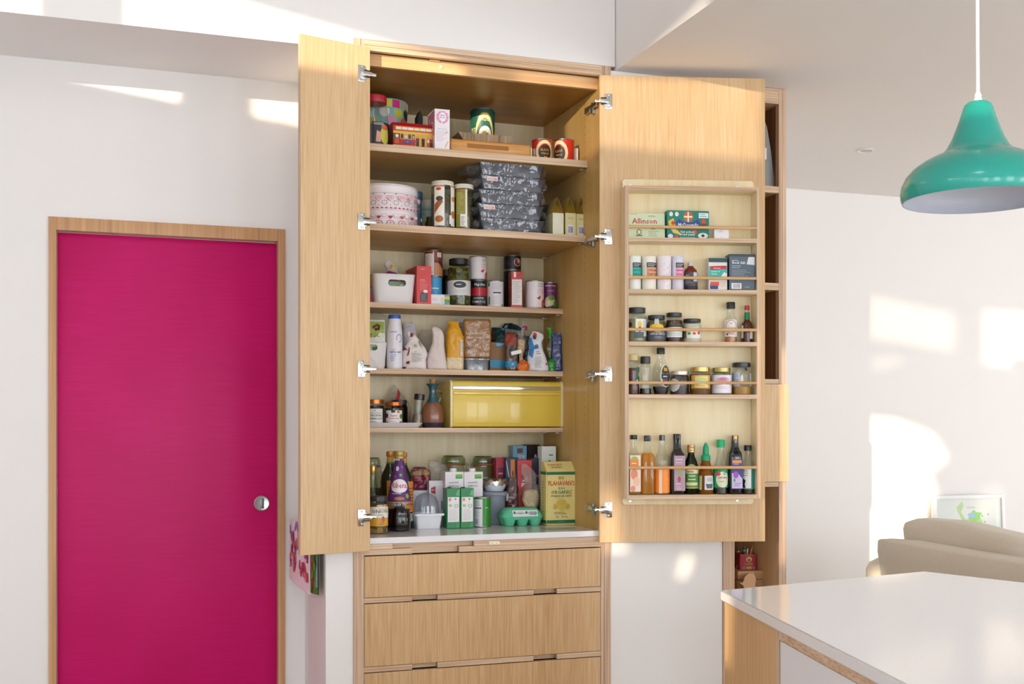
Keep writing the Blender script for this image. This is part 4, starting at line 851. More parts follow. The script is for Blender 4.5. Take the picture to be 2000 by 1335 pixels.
o, w, d, h = box_item('fish_tin', 'flat white tin with a coloured end in front of the blue can', 'tin', 840.5, 879, .40, z, 574, .07, P('#e6e4e6', .35), front=[('l', -.85, .35, -.2, .6, 3, '#d9a8b8'), ('o', .2, .42, .12, .2, .3, '#b99a5a'), ('p', [(.42, .02), (.97, .02), (.97, .97), (.42, .97)], '#5aa7c4'), ('p', [(.42, .5), (.97, .5), (.97, .8), (.42, .8)], '#e0b93a'), ('p', [(.42, .25), (.97, .2), (.97, .5), (.42, .52)], '#5a9a4a')], bev=.006)
vessel('dark_jar', 'dark jar standing behind the flat tin and olive jar', 'jar', 862, 884, 527, JAR, LIQ('#2a1c10', .1), jar_cap(P('#5a3a1c', .4)), Y=.54, z=z)
vessel('olive_jar', 'big jar of green olives with a black lid on the third shelf', 'jar', 874, 919, 506, [(0, .9), (.02, .97), (.05, 1), (.74, 1), (.80, .96), (.84, .84), (.87, .80), (1, .80)], GLASSG, (BLK, cap_rows(.875, 1, .87)), (SPOTS('green_olives', '#2c2a10', ['#5a5a1e', '#6d6a28', '#4a4a16', '#7a7838'], 46, .62), .8), [('r', -.9, .22, .9, .53, '#d9d9d8'), ('e', .05, .44, .36, .07, '#2f3f44'), ('t', 'Crespo', .05, .42, .045, .6, '#e9e9e6'), ('l', -.2, .26, .4, .34, 3, '#b9b9b8')], Y=.46, z=z)
ops_tom = [('t', 'essential', .35, .85, .05, .7, '#6a6a6c'), ('t', 'waitrose', .35, .77, .05, .7, '#6a6a6c'), ('t', 'chopped', .35, .64, .055, .7, '#e28a86'), ('t', 'tomatoes', .35, .55, .055, .7, '#e28a86'), ('l', .1, .47, .65, .51, 1, '#c9b5b5'), ('p', [(.05, .36), (.32, .46), (.34, .38), (.22, .30)], '#c9302a'), ('p', [(.42, .06), (.75, .02), (.8, .3), (.62, .36), (.45, .26)], '#c4382e'), ('e', .60, .14, .1, .08, '#e2704a')]
_, X_, Y_, r_, h_ = can('tomato_can', 'black and red chopped tomato can under a white can', 919, 951, .475, z, 548, P('#1c1d22', .35), [('r', -.95, .42, .95, .72, '#b3212c'), ('t', 'Napolina', .1, .79, .10, .9, '#e9e9e6'), ('t', 'CHOPPED', 0, .30, .07, 1.0, '#cfd0cf'), ('t', 'TOMATOES', 0, .16, .09, 1.2, '#d9dad8'), ('r', .02, .42, .1, .72, '#d9605c')])
can('tomato_can', 'white tomato can stacked on the black and red can', 916, 951, .475, z + h_ + .0006, 502, P('#e9e4e6', .4), ops_tom, turn=12)
can('small_can', 'small white can with green marks beside the stacked cans', 951, 984, .455, z, 549, P('#e6e0e4', .4), [('r', -.62, .78, -.42, .93, '#3a8a34'), ('r', -.55, .12, -.38, .40, '#3f9a3a'), ('l', -.2, .62, .5, .92, 7, '#b5b0b5'), ('r', -.12, .52, .5, .57, '#3a3a3c'), ('l', -.2, .12, .4, .45, 8, '#c4bfc4'), ('r', .55, .03, .7, .12, '#5aa24a')], turn=-4)
_, X_, Y_, r_, h_ = can('dark_can', 'lower of two stacked black cans behind the red carton', 983, 1018, .54, z, 529, P('#17191c', .4), [])
can('dark_can', 'black can with a red crescent badge on top of its stack', 983, 1018, .54, z + h_ + .0006, 500, P('#14181b', .4), [('e', .42, .52, .30, .28, '#d9b5a8'), ('e', .42, .52, .25, .235, '#7a1f22'), ('e', .50, .60, .14, .15, '#cfa084'), ('l', -.6, .3, 0, .6, 3, '#3a4146')])
box_item('juice_carton', 'red drink carton with white panel on the third shelf', 'carton', 1002, 1023, .40, z, 530, .075, P('#c9322a', .4), front=[('r', -.86, .07, .9, .78, '#e2dedb'), ('l', -.72, .12, .75, .74, 14, '#b5aeac'), ('r', -.55, .84, -.15, .99, '#eee9e6'), ('p', [(.1, .82), (.85, .97), (.8, .99), (0, .85)], '#a82822')], left=[('p', [(-.8, .1), (.8, .1), (.8, .95), (-.8, .95)], '#8f2a26'), ('l', -.5, .55, .5, .62, 2, '#d9a09c'), ('e', .1, .2, .5, .08, '#3f7a34'), ('e', .3, .9, .3, .04, '#4a7a3a')], rz=R(-10))
can('tomato_can', 'white tomato can on its own near the right of the third shelf', 1026, 1063, .44, z, 549, P('#ebe6e8', .4), ops_tom, turn=8)
can('bean_can', 'purple bean can at the right end of the third shelf', 1060, 1088, .45, z, 552, P('#6a2258', .35), [('t', 'butter beans', .1, .84, .07, 1.1, '#e9dfe6'), ('t', 'in water', .1, .66, .06, .8, '#c9a5bc'), ('e', .0, .30, .5, .18, '#c9bd8a'), ('e', .15, .42, .3, .1, '#5a8a34'), ('r', .35, .08, .85, .30, '#3a8a44'), ('r', -.9, .0, .9, .07, '#2c1a28'), ('e', -.25, .2, .25, .12, '#e0d5a8')])
# ================================================================== fourth shelf
z = SZ[4] + .0004
_, Xb, Yb_, wb_, hb_ = basket('white plastic basket on the fourth shelf holding a bean printed packet', 690, 758, .395, z, 667, .20, -.38, .40, .68, .90)
PACK = [(0, .93, .9), (.04, 1, 1), (.78, 1, .9), (.9, .98, .5), (1, .97, .1)]
bag('sweet_packet', 'green and white sweet packet printed with brown beans in the basket', 'packet', 696, 752.5, .45, z + .006, 624, .045, P('#e3e6da', .4, bump=.55, bs=38), PACK, [('p', [(-.95, .62), (.95, .62), (.95, .96), (-.95, .96)], '#9fb45a'), ('p', [(-.95, .62), (.3, .62), (.6, .72), (.95, .70), (.95, .60), (-.95, .58)], '#e3e6da'), ('t', 'worths', .02, .64, .09, 1.7, '#8f2a22')] + [('e', u, v, .10, .035, '#6a3420') for u, v in ((.30, .86), (.45, .88), (.55, .86), (.36, .79), (.52, .80), (.20, .84))] + [('r', .1, .33, .6, .42, '#5a9a44')], amp=.002, ex=5)
bag('clear_bag', 'open clear bag of brown pieces rising behind the sweet packet', 'bag', 708, 772, .53, z, 611, .05, PLASTIC, [(0, .8, .8), (.4, .9, 1), (.8, .9, .8), (.92, .8, .5, -.05), (1, .5, .2, -.2)], amp=.007, seed=4)
vessel('salt_bottle', 'white salt bottle with a blue cap on the fourth shelf', 'bottle', 755, 786, 615, [(0, .94), (.02, .99), (.04, 1), (.60, 1), (.66, .985), (.69, .985), (.72, .96), (.93, .76), (1, .74)], P('#e6e4ea', .35), (P('#2c5cb5', .35), [(.925, .78), (.93, .79), (.99, .77), (1, .74)]), Y=.43, z=z, turn=6,
       ops=[('t', 'CEREBOS', -.1, .66, .035, .7, '#6a76b8'), ('o', .32, .56, .24, .075, .16, '#44559c'), ('r', .12, .47, .3, .52, '#e6e4ea'), ('t', 'table salt', .02, .29, .045, 1.1, '#3a55a8'), ('l', -.4, .13, .1, .27, 4, '#8fa0cf'), ('l', -.35, .34, .3, .37, 1, '#b5bfde')])
BG = [(0, .92, .92), (.03, 1, 1), (.55, 1, .98), (.75, .9, .8), (.9, .8, .35), (1, .75, .12)]
bag('flour_bag', 'plain white flour bag at the back of the fourth shelf', 'bag', 783, 816, .56, z, 630, .07, P('#dcd7dc', .55, bump=.55, bs=38), BG, [('l', -.4, .90, .3, .93, 1, '#9a9aa8')], amp=.004, seed=1, ex=4)
bag('flour_bag', 'crumpled white and burgundy flour bag with its top folded over', 'bag', 785, 836, .43, z, 648, .07, P('#e2dbd6', .55, bump=.55, bs=38), [(0, .94, .9), (.05, 1, 1), (.45, .99, .95, -.01), (.60, .80, .8, -.01), (.72, .52, .55, -.02), (.84, .36, .4, -.05), (.94, .28, .25, -.16), (1, .12, .12, -.24)],
    [('p', [(-.38, .86), (-.16, .86), (-.06, .93), (-.30, .985)], '#8a1f48'), ('p', [(-.98, .0), (-.72, .0), (-.70, .06), (-.98, .06)], '#8a1f48'), ('p', [(-.70, .13), (-.42, .14), (-.42, .22), (-.72, .19)], '#8a1f48'), ('p', [(-.98, .50), (-.55, .50), (-.80, .58), (-.95, .57)], '#9a2f4a'), ('p', [(-.62, .34), (-.5, .36), (-.38, .56), (-.48, .58)], '#8a1f48'), ('t', 'WAITROSE', .1, .45, .025, .8, '#8a2a40'), ('l', -.28, .18, .6, .43, 10, '#b5a8a6'), ('p', [(.55, .55), (.62, .5), (.36, .78), (.32, .76)], '#8a1f48'), ('e', .08, .62, .12, .05, '#cdb488'), ('p', [(.9, .02), (.98, .02), (.98, .4), (.9, .3)], '#8a2a58')], amp=.006, seed=8, ex=3.4)
bag('clear_bag', 'crumpled clear bag between the burgundy flour bag and cream bag', 'bag', 815, 850, .54, z, 644, .05, PLASTIC, [(0, .8, .9), (.5, 1, 1), (.8, .9, .7), (1, .6, .3)], amp=.008, seed=6)
bag('paper_bag', 'cream paper bag twisted at the top on the fourth shelf', 'bag', 832, 874, .425, z, 638, .06, P('#dccfc8', .6, bump=.55, bs=38), [(0, .97, .9), (.03, 1, 1), (.2, .93, .95, -.01), (.45, .72, .8, 0), (.6, .55, .7, .05), (.78, .52, .6, .08), (.9, .48, .45, .02), (.97, .34, .25, -.05), (1, .16, .12, -.08)], amp=.004, seed=12, ex=3)
o, w, h, B = bag('sugar_bag', 'orange sugar bag with a cream base on the fourth shelf', 'bag', 870, 907, .43, z, 628, .06, P('#dba024', .4, bump=.55, bs=38), [(0, .88, .85), (.04, .95, 1), (.25, .98, 1), (.5, .96, .95), (.7, .92, .85, -.03), (.84, .74, .6, -.06), (.92, .50, .35, -.08), (1, .56, .15, -.12)], amp=.005, seed=15, ex=3.2)
B.print([('p', [(-.93, .005), (.93, .005), (.95, .25), (-.95, .25)], '#e0cda8'), ('r', .60, .28, .88, .62, '#e2ded8'), ('l', .64, .30, .86, .6, 9, '#9a9aa0')]).build('print', o)
bag('label_bag', 'grey labelled bag peeping up behind the orange sugar bag', 'bag', 886, 912, .55, z, 622, .05, P('#cfcdcf', .45, bump=.55, bs=38), BG, [('r', -.5, .8, .6, .95, '#eceaea'), ('l', -.4, .82, .5, .93, 3, '#6a6a70')], amp=.004, seed=3)
# clear tub and brown sugar pack on top
Xt = xat(932, .43); wt = xat(958, .40) - xat(906, .40); ht = zat(699, Xt, .40) - z
tub = thing('plastic_tub', 'small clear plastic tub under the brown sugar pack', 'tub', (Xt, .45, z), face_cam(Xt, .45) * .4)
def tubring(w, d, c, zz): return [(sx * (w / 2 - c) + c * math.cos(R(a0 + 30 * j)), sy * (d / 2 - c) + c * math.sin(R(a0 + 30 * j)), zz) for sx, sy, a0 in ((1, 1, 0), (-1, 1, 90), (-1, -1, 180), (1, -1, 270)) for j in range(4)]
TUBP = FILM('cloudy_tub_plastic', '#dfe6ec', .10, .12, haze=.18, hazecol='#dfe4ea')
MB().loft([tubring(wt * .82, .075, .01, 0), tubring(wt * .86, .08, .012, ht * .8), tubring(wt * .88, .082, .012, ht * .86)], TUBP).build('tub_body', tub, smooth=40)
MB().loft([tubring(wt * .97, .092, .014, ht * .84), tubring(wt, .094, .014, ht * .86), tubring(wt, .094, .014, ht * .97), tubring(wt * .97, .09, .014, ht)], TUBP).build('lid', tub, smooth=40)
MB().prism([(-.018, .001), (.022, .001), (.012, ht * .42), (-.006, ht * .6)], 'y', -.02, -.014, P('#e6e6e8', .5)).build('paper_slip', tub, smooth=0)
MB().prism([(-.034, .001), (-.016, .001), (-.02, ht * .55), (-.03, ht * .6)], 'y', .0, .012, P('#3a4a3a', .5)).build('sachet', tub, smooth=0)
GLOSSB = P('#96693a', .22, 0, var=.1, vs=60, bump=.9, bs=55, coat=.6)
bag('sugar_pack', 'glossy brown sugar pack standing on the clear tub', 'packet', 904, 959, .44, z + ht + .0006, 624, .065, GLOSSB, [(0, .93, .85), (.03, 1, 1), (.92, .99, .98), (.97, .96, .9), (1, .9, .8)], [('t', 'Waitrose', -.3, .83, .06, 1.0, '#d9c4a4'), ('t', 'Light Brown', -.05, .60, .075, 1.4, '#d9c4a4'), ('t', 'Muscovado', -.05, .49, .075, 1.4, '#d9c4a4'), ('t', 'sugar', -.4, .37, .07, .8, '#cdb592'), ('e', -.68, .25, .10, .04, '#1d1d1f'), ('p', [(-.73, .23), (-.66, .22), (-.64, .27), (-.7, .28)], '#cfd2d0')], amp=.0035, fs=30, seed=2, ex=7)
# brown carton with blue bands, teal packets, seed bags
box_item('kraft_box', 'kraft carton with blue bands beside the clear tub', 'box', 957, 990, .46, z, 668, .10, P('#8a6238', .5), front=[('r', -.98, .12, .98, .38, '#2a8ab0'), ('r', -.3, .85, .98, .99, '#2a86aa'), ('l', -.2, .88, .8, .96, 2, '#d9e6ea')])
bag('teal_packet', 'dark teal packet folded over at the back of the fourth shelf', 'packet', 958, 990, .575, z, 640, .045, P('#163c42', .35, bump=.55, bs=38), BG, [('p', [(-.4, .6), (.5, .65), (.4, .9), (-.3, .85)], '#1f5a56'), ('p', [(-.9, .7), (-.3, .75), (-.5, .9), (-.9, .88)], '#5a2f26')], amp=.006, seed=21)
bag('foil_packet', 'crumpled dark foil packet slumped above the seed bag', 'packet', 980, 1018, .57, z, 630, .05, P('#27373e', .22, .3), [(0, .8, .8), (.5, .9, 1), (.75, 1, .9), (.86, 1.05, .5, .02), (.94, .8, .3, -.08), (1, .35, .15, -.2)], [('p', [(-.9, .78), (.9, .74), (.9, .82), (-.7, .9)], '#8b9490')], amp=.007, seed=24)
o, w, h, B = bag('seed_bag', 'clear bag of dark seeds with a rusty red fold and blue band', 'bag', 985, 1011, .43, z, 649, .045, P('#5a4028', .3, coat=.6, var=.3, vs=120), [(0, .9, .9), (.04, 1, 1), (.7, .98, .9), (.85, .92, .7), (.95, .8, .4), (1, .6, .2)], amp=.004, seed=27, ex=3)
B.print([('p', [(-.95, .10), (.95, .10), (.97, .24), (-.97, .24)], '#1f86b5'), ('p', [(-.97, .66), (.8, .64), (.75, .98), (-.85, .98)], '#8f3524'), ('e', .2, .48, .55, .17, '#2c2620'), ('l', .1, .14, .4, .2, 1, '#d9ecf3')]).build('print', o)
o, w, h, B = bag('pasta_bag', 'clear bag of pale pasta closed with a white clip', 'bag', 1007, 1028, .42, z, 640, .04, PLASTIC, [(0, .5, .5), (.18, .55, .6), (.34, .35, .4), (.46, .8, .9), (.72, 1, .9), (.8, .6, .5), (.9, .45, .3, .1), (1, .3, .2, .2)], amp=.004, seed=30)
B2 = Bag(w * .78, .028, h * .72, [(0, .2, .2), (.55, .5, .6), (.7, 1, 1), (1, .9, .7)], .003, 30, 31); B2.mesh(SPOTS('dry_pasta', '#c49a5a', ['#e0c48a', '#d2ad6c', '#ecd8a8'], 160, .5)).build('contents', o)
MB().box(-.022, .022, -.030, -.018, h * .39, h * .48, P('#ece9e4', .4), .002, Matrix.Rotation(R(-14), 4, 'Y')).build('bag_clip', o)
bag('lentil_bag', 'small bulging orange bag at the front of the fourth shelf', 'bag', 1008, 1034, .405, z, 703, .035, SPOTS('orange_lentils', '#d9691a', ['#e2741c', '#ef8a30', '#cf5c12'], 90, .5), [(0, .8, .8), (.25, 1, 1), (.6, .95, .9), (.85, .6, .5), (1, .3, .3)], amp=.005, seed=33, ex=2.2)
bag('charcoal_bag', 'dark charcoal bag wedged behind the blue and white flour bag', 'bag', 1018, 1046, .475, z, 655, .04, P('#2b2d30', .35, bump=.55, bs=38), BG, [('e', .1, .7, .4, .1, '#4a4a50')], amp=.005, seed=36)
bag('pink_clip_bag', 'clear bag with a pink clip at the back of the fourth shelf', 'bag', 1008, 1032, .58, z, 616, .03, PLASTIC, [(0, .9, .9), (.6, .8, .8), (.74, .25, .3), (.85, .5, .3), (1, .6, .2)], amp=.004, seed=39)
o = thing('bag_clip', 'bright pink clip on the neck of a clear bag', 'clip', (xat(1024.5, .562), .555, zat(644, xat(1024.5, .56), .555))); MB().box(-.009, .009, -.006, .006, 0, .016, P('#d11f7c', .4), .003).build('clip_body', o)
bag('flour_bag', 'blue white and red flour bag with a crumpled top', 'bag', 1026, 1072, .42, z, 648, .05, P('#dde0e4', .45, bump=.55, bs=38), [(0, .97, .9), (.03, 1, 1), (.3, .84, .95, -.02), (.55, .62, .8, -.06), (.72, .62, .6, -.08), (.86, .66, .45, -.02), (.95, .5, .3, 0), (1, .25, .15, -.08)],
    [('p', [(-.72, .40), (-.42, .32), (-.30, .60), (-.52, .86), (-.72, .84), (-.70, .62)], '#2f7fc0'), ('p', [(-.30, .55), (.12, .58), (.06, .68), (-.28, .66)], '#3a6fb0'), ('p', [(-.45, .86), (-.05, .84), (-.02, .95), (-.3, .985)], '#c42a3a'), ('p', [(-.38, .82), (-.1, .80), (-.12, .9), (-.34, .92)], '#26305c'), ('t', 'Plain', .05, .47, .04, .5, '#c9443e'), ('t', 'Flour', .08, .42, .04, .5, '#c9443e'), ('l', -.2, .08, .5, .36, 9, '#b9a5a5'), ('e', .78, .18, .08, .03, '#d9542e')], amp=.006, seed=42, ex=3)
o, w, h, B = bag('herb_bag', 'clear bag of pale green pieces with a white clip near the blue packet', 'bag', 1064, 1094, .44, z + .0, 640, .04, PLASTIC, [(0, .12, .2), (.22, .2, .3), (.32, .55, .8), (.48, .95, 1), (.58, .85, .8), (.7, .4, .4, -.05), (.84, .25, .25, -.12), (1, .35, .15, -.2)], amp=.004, seed=45)
Bag(w * .85, .03, h * .55, [(0, .1, .1), (.4, .15, .2), (.6, .6, .8), (.95, .95, .9), (1, .7, .6)], .003, 30, 46).mesh(SPOTS('split_peas', '#8fa45a', ['#a3b86a', '#c2cf94', '#6f8f3c'], 170, .5)).build('contents', o)
MB().box(-.006, .007, -.030, -.018, h * .12, h * .36, P('#e9e9e6', .4), .002, Matrix.Rotation(R(12), 4, 'Y')).build('bag_clip', o)
MB().tube([(-w * .22, -.005, h * .98), (-w * .10, -.008, h * .88), (-w * .18, -.012, h * .8), (-w * .05, -.012, h * .72)], [.012, .008, .006, .004], P('#2fae2a', .4), 8).build('green_tie', o)
bag('pea_bag', 'small bright green bag at the front beside the blue packet', 'bag', 1068, 1087, .405, z, 700, .03, P('#1f8a34', .3, coat=.4), [(0, .8, .8), (.3, 1, 1), (.7, .9, .8), (1, .4, .3)], amp=.005, seed=48)
bag('blue_packet', 'dark blue packet leaning at the right end of the fourth shelf', 'packet', 1076, 1099, .415, z, 650, .04, P('#1c2f6a', .25, coat=.4), [(0, .97, .9), (.05, 1, 1), (.6, .9, .8), (.9, .8, .3, -.04), (1, .78, .1, -.06)], amp=.004, seed=50, ex=4)
# ================================================================== fifth shelf
z = SZ[5] + .0004
X0_, X1_ = xat(690, .41), xat(827, .41); X = (X0_ + X1_) / 2; w = X1_ - X0_
tr_ = thing('serving_tray', 'shallow white tray holding jars on the fifth shelf', 'tray', (X, .50, z)); hz = zat(825, X, .40) - z; m = MB()
m.loft([tubring(w * .90, .17, .02, 0), tubring(w, .20, .02, hz), tubring(w * .99, .196, .02, hz), tubring(w * .89, .166, .02, .003)], P('#e9e7e6', .3)); m.build('tray_body', tr_, smooth=40)
zt = z + .0036
vessel('marmalade_jar', 'jar with copper lid and cream label at the left of the fifth shelf', 'jar', 712, 750, 780, [(0, .93), (.03, 1), (.70, 1), (.78, .92), (.84, .88), (1, .88)], GLASS, (COPPER, cap_rows(.84, 1, .95)), (P('#2a1a12', .3), .78), [('r', -.9, .06, .62, .66, '#e6e4e0'), ('o', .03, .60, .05, .035, .4, '#4a4a50'), ('t', 'ORIGINAL', .1, .38, .075, .9, '#2c2c30'), ('t', 'MARMALADE', .1, .27, .06, 1.0, '#2c2c30'), ('l', -.5, .10, .4, .2, 2, '#7a7a7e'), ('l', -.5, .48, .5, .52, 1, '#7a7a7e')], Y=.455, z=zt)
vessel('chutney_jar', 'jar with orange lid and floral label on the white tray', 'jar', 751, 788, 785, [(0, .93), (.03, 1), (.74, 1), (.80, .9), (.85, .85), (1, .85)], GLASS, (P('#c4662a', .3, .5), cap_rows(.855, 1, .9)), (P('#3a2a1a', .3), .74), [('r', -.62, .04, .62, .66, '#ece8e4'), ('e', -.05, .62, .15, .06, '#2c3f2e'), ('e', .3, .6, .12, .05, '#d96a5a'), ('e', -.48, .12, .14, .09, '#8fae3a'), ('e', .48, .12, .14, .10, '#7a3a7a'), ('e', -.5, .45, .12, .1, '#6a3a6a'), ('e', .5, .42, .12, .1, '#5a8a3a'), ('t', 'English', 0, .42, .07, .8, '#b53a5a'), ('t', 'Provender', 0, .31, .07, .9, '#b53a5a'), ('l', -.25, .14, .25, .24, 2, '#c9b5bc')], Y=.455, z=zt, turn=0)
vessel('dark_jar', 'dark jar with a blue black lid behind the orange lidded jar', 'jar', 764, 796, 781, JAR, LIQ('#241a16', .1), jar_cap(P('#25333f', .35)), Y=.535, z=zt)
o, w, h, B = bag('clear_bag', 'clear bag with a red corner standing behind the jars on the tray', 'bag', 746, 804, .585, zt, 751, .035, PLASTIC, [(0, .9, .9), (.4, 1, 1), (.6, .78, .8, -.02), (.8, .45, .5, -.08), (.92, .22, .3, -.10), (1, .08, .1, -.10)], amp=.005, seed=53)
B.print([('p', [(-.18, .55), (.10, .58), (.22, .78), (.08, .92), (.0, .80)], '#c4181f')]).build('print', o)
vessel('spice_bottle', 'waisted glass pepper shaker with black cap leaning slightly', 'bottle', 803, 825, 769, [(0, .95), (.03, 1), (.2, .92), (.45, .76), (.7, .78), (.8, .82), (1, .8)], GLASS, (BLK, cap_rows(.82, 1, .92)), (P('#8a7a66', .5), .38), Y=.45, z=zt, tilt=5)
X, Y, r, _ = place(822, 868, .455); h = zat(749, X, Y) - z
jug = thing('oil_jug', 'stoneware oil jug with blue green neck and cork stopper', 'jug', (X, Y, z), face_cam(X, Y)); GLZ = P('#2b5a66', .18, coat=.6, var=.4, vs=20)
MB().lathe([(r * .80, 0), (r * .82, .004), (r * .86, h * .05), (r * .97, h * .14), (r, h * .26), (r * .95, h * .38), (r * .78, h * .50), (r * .60, h * .57)], P('#8a5a42', .28, var=.25, vs=25, coat=.5), 36, cap1=False).build('belly', jug, smooth=60)
MB().lathe([(r * .82, .003), (r * .87, h * .05), (r * .955, h * .115)], P('#3f3a52', .25, var=.3), 36, cap0=False, cap1=False).build('foot_glaze', jug, smooth=60).scale = (1.012, 1.012, 1)
MB().lathe([(r * .60, h * .565), (r * .44, h * .64), (r * .32, h * .74), (r * .29, h * .84), (r * .34, h * .92), (r * .56, h * .985), (r * .54, h), (r * .30, h * .95)], GLZ, 32, cap0=False).build('neck', jug, smooth=60)
MB().tube([(r * .30, 0, h * .82), (r * .52, 0, h * .86), (r * .70, 0, h * .80), (r * .68, 0, h * .68), (r * .52, 0, h * .58)], .0042, P('#6f7f6a', .2, coat=.5, var=.3), 10).build('handle', jug)
MB().lathe([(r * .24, h * .95), (r * .27, h * 1.10), (r * .25, h * 1.105)], P('#b58a5a', .8, bump=.4), 16).build('cork', jug)
# bread bin
YF = .392; x0, x1 = xat(880, YF), xat(1101, YF); w = x1 - x0; X = (x0 + x1) / 2; h = zat(741, x0, YF) - z; d = .222
bb = thing('bread_bin', 'large yellow enamel bread bin with a chrome handle strip', 'bread bin', (X, YF + d / 2, z)); YEL = P('#e3c54e', .3, coat=.3, var=.02); CRM = P('#e9dfb8', .35)
def side(i): # rounded front profile (y, z)
    rr = .018; pts = [(d / 2, i), (d / 2, h - i), (-d / 2 + i + rr, h - i)]
    pts += [(-d / 2 + i + rr - rr * math.sin(R(a)), h - i - rr + rr * math.cos(R(a))) for a in (22, 45, 68, 90)]
    pts += [(-d / 2 + i + .006, .006 + i)] if False else [(-d / 2 + i, .010 + i), (-d / 2 + i + .004, i + .002)]
    return pts
MB().prism(side(.002), 'x', -w / 2 + .008, w / 2 - .012, YEL).build('bin_body', bb, smooth=30)
MB().prism(side(.0), 'x', -w / 2, -w / 2 + .0075, CRM).build('end_trim', bb, smooth=30)
MB().prism(side(.0), 'x', w / 2 - .0115, w / 2 - .006, CRM).build('end_trim', bb, smooth=30); MB().prism(side(.001), 'x', w / 2 - .0055, w / 2, CRM).build('end_trim', bb, smooth=30)
MB().prism([(d / 2 - .004, .004), (d / 2 - .004, h - .006), (-d / 2 + .022, h - .006), (-d / 2 + .009, h - .02), (-d / 2 + .009, .006)], 'x', -w / 2 - .0008, -w / 2 + .002, YEL).build('side_panel', bb, smooth=0)
MB().box(-w / 2 + .010, w / 2 - .016, -d / 2 - .004, -d / 2 + .001, h * .80, h * .875, CHROME, .002).build('handle_strip', bb)
MB().box(-w / 2 + .011, w / 2 - .018, -d / 2 - .002, -d / 2 + .001, h * .69, h * .755, P('#e6cc5c', .25, coat=.4, var=.02), .004, seg=3).build('pressed_ridge', bb, smooth=50)
MB().box(-w / 2 + .012, w / 2 - .018, -d / 2 + .0005, -d / 2 + .003, .02, h * .685, YEL, .001).build('drop_door', bb)
# ================================================================== worktop level
z = SZ[6] + .0004
def cliptop(label, px0, px1, Y, ytop, fillm, fl):
    X, Y, r, _ = place(px0, px1, Y); h = zat(ytop, X, Y) - z; r *= .88
    o = thing('clip_top_jar', label, 'jar', (X, Y, z), face_cam(X, Y), 'clip top storage jars'); 
    MB().lathe([(r * .9, 0), (r * .97, .003), (r, .01), (r, h * .66), (r * .93, h * .76), (r * .80, h * .82), (r * .80, h * .86)], GLASSG, 36, cap1=False).build('jar_body', o, smooth=50)
    MB().lathe([(r * .90, .004), (r * .96, .012), (r * .96, h * fl)], fillm, 30).build('contents', o, smooth=50)
    MB().lathe([(r * .84, h * .855), (r * .85, h * .86), (r * .85, h * .878), (r * .84, h * .882)], P('#c46a2a', .5), 32).build('rubber_seal', o)
    MB().lathe([(r * .86, h * .885), (r * .88, h * .90), (r * .86, h * .95), (r * .78, h * .985), (r * .70, h), (r * .66, h * .985)], FILM('jar_lid_glass', '#d6dfd0', .10, .04), 36).build('glass_lid', o, smooth=50)
    ring = [(r * .90 * math.cos(a * math.pi / 12), r * .90 * math.sin(a * math.pi / 12), h * .868) for a in range(25)]; m = MB(); m.tube(ring, .0016, STEEL, 6)
    for s in (1, -1): m.tube([(s * r * .9, -.01, h * .89), (s * r * 1.04, -.012, h * .87), (s * r * 1.06, -.012, h * .80), (s * r * .95, -.012, h * .76), (s * r * .92, .006, h * .84), (s * r * .9, .01, h * .90)], .0018, STEEL, 6)
    m.build('wire_clip', o); return o
cliptop('clip top jar at the left end of the worktop behind the bottles', 706, 748, .51, 893, P('#6a5a44', .6), .55)
cliptop('clip top jar behind the milk cartons, left of its twin', 855, 916, .545, 889, SPOTS('muesli', '#a8946a', ['#bba57a', '#8f7a52', '#cdbb92'], 120, .4), .6)
cliptop('clip top jar behind the foil covered bowl, right of its twin', 917, 969, .555, 890, SPOTS('dried_fruit', '#4a2f1c', ['#5a3a20', '#3a2414', '#6f4a2a'], 90, .5), .62)
Yo = basey(738, 1042, z)
vessel('onion_jar', 'jar of pickled onions with white and yellow label at the front left', 'jar', 718, 757.5, 968, [(0, .92), (.02, .98), (.05, 1), (.76, 1), (.82, .96), (.87, .88), (1, .88)], GLASSG, (P('#2b2c2a', .35), cap_rows(.865, 1, .93)), (SPOTS('pickled_onions', '#6a4a22', ['#c9a86a', '#b58a4a', '#8a6430'], 40, .55), .78), [('r', -.95, .40, .95, .72, '#e9e6dd'), ('r', -.95, .20, .95, .42, '#e0a52e'), ('t', 'ONIONS', .22, .555, .09, 1.2, '#2c2c2c'), ('l', 0, .48, .6, .53, 1, '#8a8a84'), ('e', .35, .38, .12, .09, '#b5622e'), ('e', .25, .33, .08, .06, '#c98a5a'), ('t', 'HAYWARD', .3, .24, .035, .6, '#6a4a1e'), ('l', .1, .64, .7, .69, 1, '#d9a05a')], Y=Yo + .035, z=z)
vessel('oil_bottle', 'glass bottle with gold cap standing behind the onion jar', 'bottle', 714, 742, 908, [(0, .95), (.03, 1), (.46, 1), (.6, .85), (.72, .55), (.85, .46), (1, .44)], GLASSG, (GOLD, cap_rows(.86, 1, .52)), (LIQ('#5a5026', .3), .55), Y=Yo + .16, z=z)
WB = [(0, .93), (.02, .99), (.04, 1), (.60, 1), (.68, .93), (.76, .62), (.82, .42), (.88, .34), (1, .33)]
